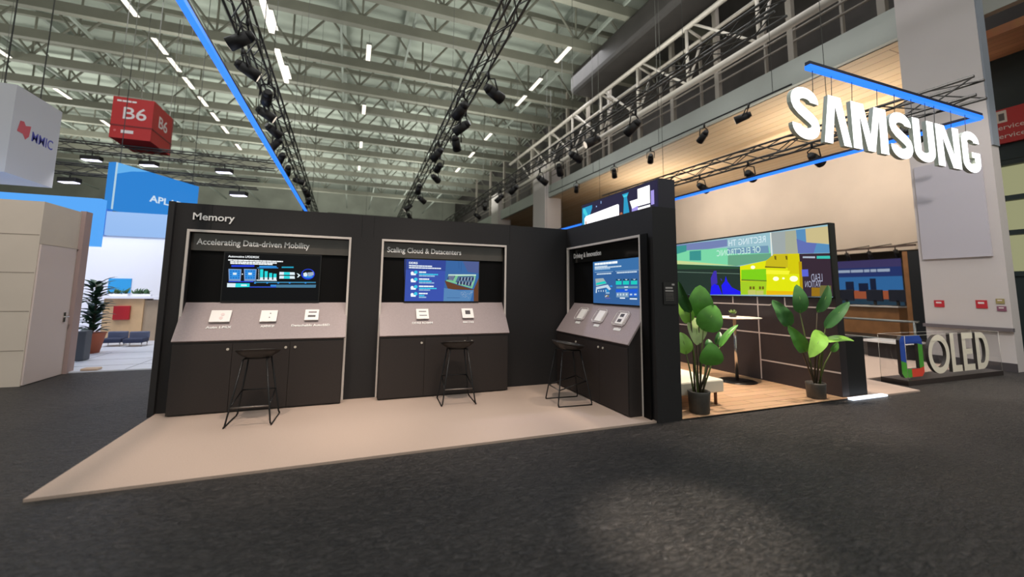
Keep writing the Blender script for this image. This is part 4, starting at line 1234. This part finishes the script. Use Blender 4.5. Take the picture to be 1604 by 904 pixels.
# flood lamps over the white stand
fl = None
for x, y, z in ((-12.64, 13.83, 6.165), (-12.7, 12.83, 5.065), (-10.9, 13.83, 6.165), (-8.4, 13.83, 6.165), (-7.6, 12.83, 5.065), (-14.6, 13.83, 6.165), (-10.2, 12.83, 5.065)):
    if fl is None:
        fl = empty('flood_lamp')
        MB().box(-.3, .3, -.14, .14, 0, .16).build('lamp_body', SPOTBLK, fl, .02)
        MB().box(-.26, .26, -.12, .12, -.012, 0).build('lens', emit('flood_glow', '#e6e2ff', 4.0), fl)
        MB().tube([(0, 0, .16), (0, 0, .34)], .02, 6).build('clamp', SPOTBLK, fl); q = fl
    else: q = copy_tree(fl)
    q.location = (x, y, z); q.rotation_euler = (0, 0, R.uniform(-.3, .3))
    tag(q, 'bright flood lamp hanging over the white stand', 'lamp', 'flood lamps over the white stand')

cl = None
spots_ = [(-12.4, y) for y in (11.5, 14.5, 17.6, 19.4, 21.5, 24, 26.5, 29, 33)] + [(-3.05, y) for y in (14.4, 21.4, 28.5, 35.5)] + [(5.8, y) for y in (11.0, 14.2, 16.4, 22.9, 27.5, 32.4)] + [(-20, y) for y in (16, 21, 26, 31)] + [(-7.0, y) for y in (13.3, 18)]
for x, y in spots_:
    if cl is None:
        cl = empty('ceiling_lamp')
        MB().box(-.12, .12, -.75, .75, .02, .12).build('housing', GREYMET, cl)
        MB().box(-.10, .10, -.72, .72, 0, .02).build('tube', emit('tube_glow', '#fff6e4', 2.0), cl)
        b = MB()
        for yy in (-.6, .6): b.tube([(0, yy, .12), (0, yy, .62)], .01, 5)
        b.build('hanger', CABLE, cl); q = cl
    else: q = copy_tree(cl)
    q.location = (x, y, 12.9)
    tag(q, 'white tube lamp hanging in a row under the roof beams', 'lamp', 'tube lamps under the roof')

# long white lamp beside the left truss
o = MB().box(-5.33, -5.22, 2.6, 4.1, 7.2, 7.28).box(-5.34, -5.23, 4.9, 6.6, 7.2, 7.28).build('linear_lamp', emit('linear_lamp_glow', '#fff8ea', 1.6))
tag(o, 'long pale linear lamp hung close beside the left lighting truss', 'lamp')

# pale pipe truss and duct along the gallery
PIPE = mat('pale_pipe_paint', '#b9b1a6', .5)
ot = empty('pipe_truss', (8, 0, 9)); tag(ot, 'pale steel pipe truss running in front of the dark gallery', 'truss')
b = MB(); b.tube([(8, -4, 11.35), (8, 24, 11.35)], .10, 8); b.tube([(8.0, -4, 9.1), (8.0, 24, 9.1)], .12, 8); b.tube([(8.75, -4, 11.1), (8.75, 24, 11.1)], .07, 8)
under(b.build('chord', PIPE), ot)
b = MB(); y = -3.4
while y < 22:
    b.tube([(8, y, 11.35), (8, y, 9.1)], .06, 6); b.tube([(8, y, 9.1), (8, y + 2.6, 11.35)], .05, 6); b.tube([(8, y, 11.35), (8.75, y, 11.1)], .05, 6); b.tube([(8, y, 9.1), (8.75, y, 11.1)], .05, 6)
    y += 2.9
under(b.build('brace', PIPE), ot)
b = MB(); prof = [(.62 * math.cos(k * math.pi / 8), .62 * math.sin(k * math.pi / 8)) for k in range(16)]
o = MB().box(7.0, 8.6, -6, 12.5, 11.75, 12.93).build('air_duct', mat('black_duct', '#2b2725', .6, noise=.2, scale=2), None, .2)
tag(o, 'big black air duct running under the roof above the pale pipe truss', 'duct')

# panel and small signs on the pillar
o = MB().box(8.95, 8.997, -1.71, -.585, 2.28, 4.45).build('blank_panel', mat('pillar_panel_white', '#c4bec4', .5))
tag(o, 'blank pale grey panel mounted high on the white pillar', 'panel')
for y, z, w, h, c, l in ((-.78, 1.28, .17, .15, '#c4303a', 'small red notice on the pillar, left of the two red ones'), (-1.46, 1.29, .17, .17, '#c4303a', 'small red notice on the pillar, right of the two red ones'), (-1.735, 1.36, .12, .10, '#a0905c', 'small tan notice on the pillar above the mauve one'), (-1.745, 1.21, .13, .10, '#8a5468', 'small mauve notice on the pillar below the tan one')):
    o = MB().box(8.985, 8.999, y - w / 2, y + w / 2, z - h / 2, z + h / 2)
    o = o.build('notice', mat('notice_' + c[1:], c, .5)); tag(o, l, 'notice', 'notices on the pillar')
    art('pictogram', o, frame((8.985, y + w / 2, z - h / 2), FACE_W), [(mat('notice_print', '#e8d8d4', .5), rect(w * .2, h * .55, w * .75, h * .78))])
# red service sign
ss = empty('service_sign', (11.5, -1.2, 5.3)); tag(ss, 'red Service sign with a white pictogram high on the dark window wall', 'sign')
A = on('x', 11.5, 1545, 178); Bz = on('x', 11.5, 1552, 229)
under(MB().box(11.5, 11.6, A.y - 1.6, A.y, Bz.z, A.z).build('board', mat('sign_red', '#b4302f', .5)), ss)
fr = frame((11.5, A.y, Bz.z), FACE_W)
art('pictogram', ss, (fr[0] - V((11.5, -1.2, 5.3)), fr[1], fr[2], fr[3]), [(mat('sign_white', '#d8ccc0', .5), rect(.07, .52, .34, .82)), (mat('sign_glyph', '#5a5452', .5), rect(.20, .57, .30, .75))])
lettering('sign_lettering', 'Service', mat('sign_white', '#d8ccc0', .5), ss, (V((11.499, A.y, Bz.z)) - V((11.5, -1.2, 5.3)), fr[1], fr[2], fr[3]), width=.52, height=.12, at=(.09, .34))
lettering('sign_lettering', 'Service', mat('sign_white', '#d8ccc0', .5), ss, (V((11.499, A.y, Bz.z)) - V((11.5, -1.2, 5.3)), fr[1], fr[2], fr[3]), width=.52, height=.12, at=(.09, .12))

# ------------------------------------------------------------------ stand under the gallery
ps = empty('backlit_poster', (16, 2.9, 0)); tag(ps, 'backlit poster of a blue evening skyline over an orange field under the gallery', 'poster')
def W16(px, py):
    p = on('x', 16.0, px, py); return p
tl, br = W16(1312, 409), W16(1419, 476)
under(MB().box(16.0, 16.12, br.y, tl.y + 1.2, br.z - .1, tl.z).build('light_box', mat('poster_frame', '#2a2628', .5)), ps)
pw = tl.y + 1.2 - br.y; ph = tl.z - br.z + .1
fr = (V((16.0, tl.y + 1.2, br.z - .1)) - ps.location, FACE_W[0], FACE_W[1], FACE_W[2])
sh = [(E('poster_navy', '#2c4080', .55), rect(.03, .03, pw - .03, ph - .03)), (E('poster_azure', '#3878b8', .6), rect(.03, ph * .28, pw - .03, ph * .62)), (E('poster_violet', '#4c4478', .55), rect(.03, ph * .82, pw - .03, ph - .03)), (E('poster_orange', '#b46040', .6), rect(.03, ph * .12, pw - .03, ph * .32)), (E('poster_teal', '#304c60', .5), rect(.03, .03, pw - .03, ph * .14))]
for x, w_, h_ in ((.42, .09, .2), (.56, .1, .16), (.68, .06, .26)): sh.append((E('poster_tower', '#1c2848', .5), rect(pw * x, ph * .30, pw * (x + w_), ph * (.32 + h_))))
rr = random.Random(2)
for q in words(pw * .35, ph * .72, pw * .9, ph * .06, rr): sh.append((E('poster_print', '#a8b8d0', .7), q))
for x in (.38, .44, .9): sh.append((E('poster_lights', '#d89880', .7), disc(pw * x, ph * .24, .12, .08)))
art('picture', ps, fr, sh, .0008, .002)
ct = empty('counter', (15.4, 2.4, FLOOR)); tag(ct, 'wooden service counter with a white top below the backlit poster', 'counter')
OAK = mat('counter_oak', '#a4744a', .5, noise=.15, scale=3)
p0, p1 = on('x', 15.4, 1316, 492), on('x', 15.4, 1408, 492)
under(MB().box(15.4, 16.0, p1.y, p0.y + 1.0, FLOOR, 1.0).build('body', OAK), ct)
under(MB().box(15.3, 16.05, p1.y - .05, p0.y + 1.0, 1.0, 1.05).build('worktop', WHITE), ct)
for px, nm in ((1322, 'standing on the counter left of the other monitors'), (1366, 'standing on the middle of the counter'), (1402, 'standing at the end of the counter by the oak post')):
    p = on('x', 15.35, px, 490)
    mo = empty('monitor', (15.6, p.y, 1.05)); tag(mo, 'dark computer monitor ' + nm, 'monitor', 'monitors on the counter')
    MB().box(-.03, .03, -.27, .27, .16, .60).build('screen', mat('monitor_navy', '#1c2034', .3), mo, .01)
    MB().box(-.03, .03, -.04, .04, .01, .2).box(-.1, .1, -.15, .15, 0, .012).build('stand', SPOTBLK, mo)
p, pb = on('x', 15.0, 1414, 410), on('x', 15.0, 1422, 410)
o = MB().box(15.0, 15.3, pb.y, p.y, FLOOR, 3.0).build('oak_post', OAK); tag(o, 'upright oak post at the end of the counter under the gallery', 'post')
o = MB().box(15.0, 15.2, pb.y - .7, pb.y - .004, FLOOR, 3.0).build('dark_partition', mat('partition_navy_black', '#1c2026', .6)); tag(o, 'narrow dark partition panel between the oak post and the white pillar', 'partition')
# track rail with small lamps
p0, p1 = on('x', 15.6, 1290, 399), on('x', 15.6, 1434, 385)
tr = empty('track_rail', (15.6, 2.0, p1.z)); tag(tr, 'dark ceiling track with small lamps above the backlit poster', 'track light')
b = MB().box(15.55, 15.65, p1.y, p0.y + 1.5, p1.z, p1.z + .07)
under(b.build('rail', mat('track_brown', '#57463f', .5)), tr)
for px in (1326, 1361, 1403):
    p = on('x', 15.6, px, 400)
    under(MB().tube([(15.6, p.y + .1, p1.z + .05), (17.31, p.y + .1, p1.z + .3)], .02, 6).build('bracket', SPOTBLK), tr)
    under(MB().tube([(15.6, p.y, p1.z), (15.6, p.y, p1.z - .12)], .02, 6).tube([(15.6, p.y, p1.z - .1), (15.75, p.y, p1.z - .36)], .07, 8).build('lamp', SPOTBLK), tr)
# low white table and steel post behind the letter display
wt = empty('side_table', (9.6, 1.3, FLOOR)); tag(wt, 'low pale table with a dark base behind the square emblem', 'table')
p0, p1 = on('y', 1.2, 1376, 527), on('y', 1.2, 1404, 541)
p = on('x', 8.6, 1385, 533)
under(MB().box(p.x - .3, p.x + .5, p.y - .55, p.y + .35, p.z - .04, p.z).build('tabletop', WHITE), wt)
under(MB().box(p.x - .2, p.x + .4, p.y - .45, p.y + .25, FLOOR, p.z - .04).build('base', mat('table_base_black', '#262224', .5)), wt)
b = MB(); y0 = 3.0
for z in (.35, .82): b.tube([(9.4, -.2, z), (9.4, 3.4, z)], .03, 8)
for y in (-.1, 1.6, 3.3): b.tube([(9.4, y, FLOOR), (9.4, y, .84)], .03, 8)
tag(b.build('barrier_rail', GREYMET), 'grey tube barrier rail standing beyond the pillar', 'railing')

# ------------------------------------------------------------------ neighbours on the left
KIO = mat('kiosk_cream_panel', '#c9bdb0', .7, noise=.03, scale=2); KSEAM = mat('kiosk_seam', '#9c9186', .7)
cb = empty('cream_cabin', (-9, 3, FLOOR)); tag(cb, 'cream panelled cabin with a door standing at the far left', 'cabin')
b = MB().box(-14, -7.82, 2.38, 3.44, FLOOR, 2.76)
under(b.build('walls', KIO), cb)
b = MB()
for z in (.5, 1.08, 1.66, 2.24): b.box(-14, -7.83, 2.376, 2.38, z - .006, z + .006)
under(b.build('panel_seams', KSEAM), cb)
d = under(MB().box(-7.82, -7.80, 2.40, 3.30, FLOOR + .01, 2.10).build('door', mat('cabin_door_pink', '#cfc0bc', .6)), cb)
h = MB().tube([(-7.80, 3.18, .95), (-7.74, 3.18, .95), (-7.74, 3.06, .95)], .012, 8).box(-7.80, -7.79, 3.15, 3.21, .86, 1.02).build('handle', CHROME, d)
under(MB().box(-7.84, -7.76, 3.36, 3.56, FLOOR, 2.78).build('corner_post', mat('cabin_mauve_post', '#a58f8c', .6)), cb)
under(MB().box(-14, -7.8, 2.40, 3.40, 2.10 - .004, 2.10 + .004).build('lintel_seam', KSEAM), cb)
o = MB().box(-16, -7.75, 3.75, 3.95, 2.2, 3.09).build('fascia_light', None)
m = emit('fascia_blue', '#58a8f8', 1.0); o.data.materials.clear(); o.data.materials.append(m)
tag(o, 'glowing sky blue fascia band above the cream cabin', 'sign')
# hanging cube sign
q = empty('hanging_sign', (-9.5, 5, 4)); tag(q, 'white hanging box sign with a red mark and blue MMIC letters, far left', 'sign')
under(MB().box(-14, -9.5, 4.40, 5.77, 3.58, 5.30).build('box', mat('sign_box_white', '#d4d2d6', .6)), q)
SR, SBL = mat('mark_red', '#d8606a', .5), mat('letters_blue', '#5a5cb8', .5)
fr = (V((-9.499, 0, 0)) - q.location, V((0, 1, 0)), V((0, 0, 1)), V((1, 0, 0)))
def Z9(x, y):
    p = on('x', -9.5, x / 4.106, 100 + y / 4.109); return (p.y, p.z)
fs_ = [Z9(*p) for p in ((108, 430), (130, 365), (155, 372), (165, 400), (200, 405), (185, 470), (160, 488), (145, 450))]
art('mark', q, fr, [(SR, fs_)], .001, .002)
a, c = Z9(202, 490), Z9(335, 550)
lettering('sign_lettering', 'MMIC', SBL, q, fr, width=c[0] - a[0], height=.20, depth=.004, bold=.004, at=(a[0], a[1] - .02))
for x in (-13, -9.8):
    for y in (4.6, 5.6): under(MB().tube([(x, y, 5.3), (x, y, 12.94)], .012, 5).build('suspension_cable', CABLE), q)
# B6 hall sign
q = empty('hall_sign', (-12, 13.0, 8)); tag(q, 'red hanging box sign reading B6', 'sign')
A, C = on('y', 13.0, 178, 150), on('y', 13.0, 232, 221)
under(MB().box(A.x, C.x + .06, 13.0, 14.9, C.z, A.z).build('box', mat('hall_sign_red', '#c42a2a', .5)), q)
o = MB().box(A.x - .01, C.x + .07, 12.99, 14.91, C.z + .46, C.z + .51).build('seam', mat('hall_sign_seam', '#7a2020', .5)); under(o, q)
SWT = mat('hall_sign_white', '#f0e4e0', .5)
fr = (V((A.x, 12.998, C.z)) - q.location, FACE_S[0], FACE_S[1], FACE_S[2])
lettering('sign_lettering', 'B6', SWT, q, fr, width=.70, height=.45, depth=.004, bold=.01, at=(.34, .76))
art('small_print', q, fr, [(SWT, s) for s in words(.12, A.z - C.z - .18, .7, .07, random.Random(1))] + [(SWT, rect(.33, .20, .70, .32)), (mat('hall_sign_pink', '#e07070', .5), disc(.15, .28, .04))], .001, .002)
fr = (V((C.x + .061, 13.0, C.z)) - q.location, V((0, 1, 0)), V((0, 0, 1)), V((1, 0, 0)))
lettering('sign_lettering', 'B6', SWT, q, fr, width=.8, height=.45, depth=.004, bold=.01, at=(.55, .76))
for x in (A.x + .1, C.x - .05):
    for y in (13.1, 14.8): under(MB().tube([(x, y, A.z), (x, y, 12.94)], .012, 5).build('suspension_cable', CABLE), q)
# blue banner
P1, P2 = V((-10.29, 10.05, 0)), V((-9.2, 12.3, 0))
P2 = P1 + (P2 - P1) * 1.25
q = empty('blue_banner', (P1.x, P1.y, 3.8)); tag(q, 'bright blue hanging banner with white letters partly behind the booth', 'banner')
dx = (P2 - P1).normalized(); nn = V((dx.y, -dx.x, 0)); L = (P2 - P1).length
fr = (V((0, 0, 0)), dx, V((0, 0, 1)), nn)
o = MB().prism(rect(0, .02, L, 1.50), -.25, 0, fr).build('panel', None, q); o.data.materials.clear(); o.data.materials.append(emit('banner_blue', '#2f88dc', .9))
art('print', q, fr, [(emit('banner_pale', '#68b8f8', .9), [(0, 1.5), (0, 1.12), (.5, 1.34), (1.1, 1.5)]), (emit('banner_edge', '#b8d8ec', .9), rect(0, .02, .06, 1.5))], .001, .002)
lettering('sign_lettering', 'APLAB', emit('banner_letters', '#d8ecfc', .9), q, fr, width=1.25, height=.22, depth=.004, bold=.02, at=(1.2, .52))
for t in (.2, L - .2): MB().tube([dx * t - nn * .1 + V((0, 0, 1.5)), dx * t - nn * .1 + V((0, 0, 9.14))], .012, 5).build('suspension_cable', CABLE, q)
# the white stand
q = empty('white_stand', (-9.5, 10, FLOOR)); tag(q, 'white stand wall with blue fascia panels beyond the booth end', 'exhibition stand')
STW = mat('stand_white', '#e8e9f4', .6)
under(MB().box(-14, -6.6, 10.0, 10.2, FLOOR, 3.0).build('wall', STW), q)
o = under(MB().box(-14, -10.30, 9.9, 10.2, 3.0, 3.8).build('fascia', emit('stand_blue', '#2f74dc', .85)), q); o['label'] = 'deep blue fascia panel'
o = under(MB().box(-10.30, -6.6, 9.88, 10.2, 3.0, 3.72).build('fascia', emit('stand_pale_blue', '#9cc4fa', .9)), q); o['label'] = 'pale blue fascia panel'
o = MB().box(-13, -5.6, 3.42, 10, FLOOR, .0).build('floor_white_stand', mat('white_stand_floor', '#d4d8e6', .4, noise=.04, scale=2)); tag(o, kind='structure')
b = MB()
for y in (4.0, 4.8, 5.8): b.box(-9, -5.7, y - .008, y + .008, 0, .002)
for x in (-8.2, -7.0, -6.2): b.box(x - .008, x + .008, 3.45, 5.9, 0, .002)
tag(b.build('trim_floor_joints', mat('joint_grey', '#8a8e9c', .6)), kind='structure')
q = empty('reception_desk', (-9, 8.3, 0)); tag(q, 'light wood reception desk with a white top on the white stand', 'desk')
p0, p1 = on('y', 8.2, 163, 470), on('y', 8.2, 221, 515)
under(MB().box(p0.x, p1.x, 8.2, 8.8, .0, 1.14).build('front_panel', mat('pale_birch', '#caa880', .5, noise=.08, scale=4)), q)
under(MB().box(p1.x, p1.x + 1.2, 8.24, 8.8, .0, 1.10).build('side_panel', mat('greyed_birch', '#a4917c', .5, noise=.08, scale=4)), q)
under(MB().box(p0.x - .05, p1.x + 1.25, 8.12, 8.85, 1.14, 1.20).build('worktop', STW), q)
pr = on('y', 8.19, 190, 490)
o = MB().box(on('y', 8.19, 177, 502).x, on('y', 8.19, 203, 502).x, 8.13, 8.199, on('y', 8.19, 190, 501).z, on('y', 8.19, 190, 479).z).build('red_screen', mat('laptop_red', '#a81c24', .4), None, .01)
tag(o, 'red panel fixed on the front of the wood reception desk', 'panel')
c0, c1 = on('y', 9.98, 171, 436), on('y', 9.98, 204, 459)
o = MB().box(c0.x, c1.x, 9.96, 9.999, c1.z, c0.z).build('blue_picture', mat('picture_cyan', '#2c9ce0', .5)); tag(o, 'plain cyan square picture on the white stand wall', 'picture')
GRN = mat('pot_plant_green', '#3c5e3c', .6, noise=.2, scale=8)
for px, lab in ((187, 'below the cyan picture'), (223, 'right of the cyan picture')):
    p = on('y', 8.5, px, 466)
    s_ = empty('desk_plant', (p.x, 8.5, 1.20)); tag(s_, 'small low green plant on the wood desk, ' + lab, 'plant', 'plants on the wood desk')
    MB().box(-.2, .2, -.07, .07, 0, .06).build('trough', STW, s_)
    b = MB()
    for i in range(26):
        a = R.uniform(0, 6.28); x = R.uniform(-.18, .18)
        leaf(b, (x, 0, .05), (x + .08 * math.cos(a), .06 * math.sin(a), R.uniform(.12, .24)), .05, (math.sin(a), -1, .4), n=4)
    b.build('leaves', GRN, s_)
p = on('z', 0, 139, 553)
tp = empty('rubber_plant', (p.x, p.y, 0)); tag(tp, 'tall leafy plant in a terracotta pot beside the cream cabin', 'plant')
MB().lathe([(.0001, 0), (.17, 0), (.25, .42), (.27, .44), (.23, .44), (.0001, .40)], (0, 0, 0), 24).build('pot', mat('terracotta', '#a4583c', .7), tp)
MB().tube([(0, 0, .4), (.03, 0, 1.0), (-.02, 0, 1.55)], [.03, .02, .01], 8).build('stem', STEMD, tp)
b = MB()
for i in range(120):
    a = R.uniform(0, 6.28); z = R.uniform(.42, 1.5); e = R.uniform(-.1, .9); l = R.uniform(.25, .46)
    d = V((math.cos(a) * math.cos(e), math.sin(a) * math.cos(e), math.sin(e) * .7)); s0 = V((R.uniform(-.03, .03), 0, z))
    leaf(b, s0 + d * .06, s0 + d * l, .13, V((0, 0, 1)) - d * .3, sag=.03, n=5)
b.build('leaves', mat('rubber_leaf', '#2c4a34', .4, noise=.25, scale=8), tp)
p = on('z', 0, 125, 566)
o = MB().box(p.x - .10, p.x + .04, p.y, p.y + .25, 0, .58).build('dark_bin', mat('bin_grey', '#4c5058', .5), None, .02); tag(o, 'narrow dark grey bin in front of the terracotta plant pot', 'bin')
# navy lounge chairs
nc = None
for px, lab in ((178, 'nearer the terracotta pot'), (212, 'nearer the booth')):
    p = on('z', 0, px, 542)
    if nc is None:
        nc = empty('lounge_chair'); NAVY = mat('navy_upholstery', '#2c3450', .7)
        MB().box(-.33, .33, -.3, .3, .16, .36).build('seat', NAVY, nc, .05)
        MB().box(-.33, .33, .22, .34, .30, .62).build('backrest', mat('grey_blue_upholstery', '#5c6480', .7), nc, .04)
        for sx in (-.28, .28):
            for sy in (-.25, .25): MB().tube([(sx, sy, 0), (sx, sy, .17)], .018, 8).build('leg', CHROME, nc)
        q = nc
    else: q = copy_tree(nc)
    q.location = (p.x, p.y, 0); q.scale = (.62, .62, .55); tag(q, 'low navy lounge chair on the white stand floor, ' + lab, 'chair', 'navy lounge chairs')
o = MB().box(-7.62, -7.38, 3.43, 3.6, 0, .04).build('cable_cover', mat('beige_rubber', '#c8b09c', .7), None, .015); tag(o, 'small beige cable cover on the floor at the cabin corner', 'cover')
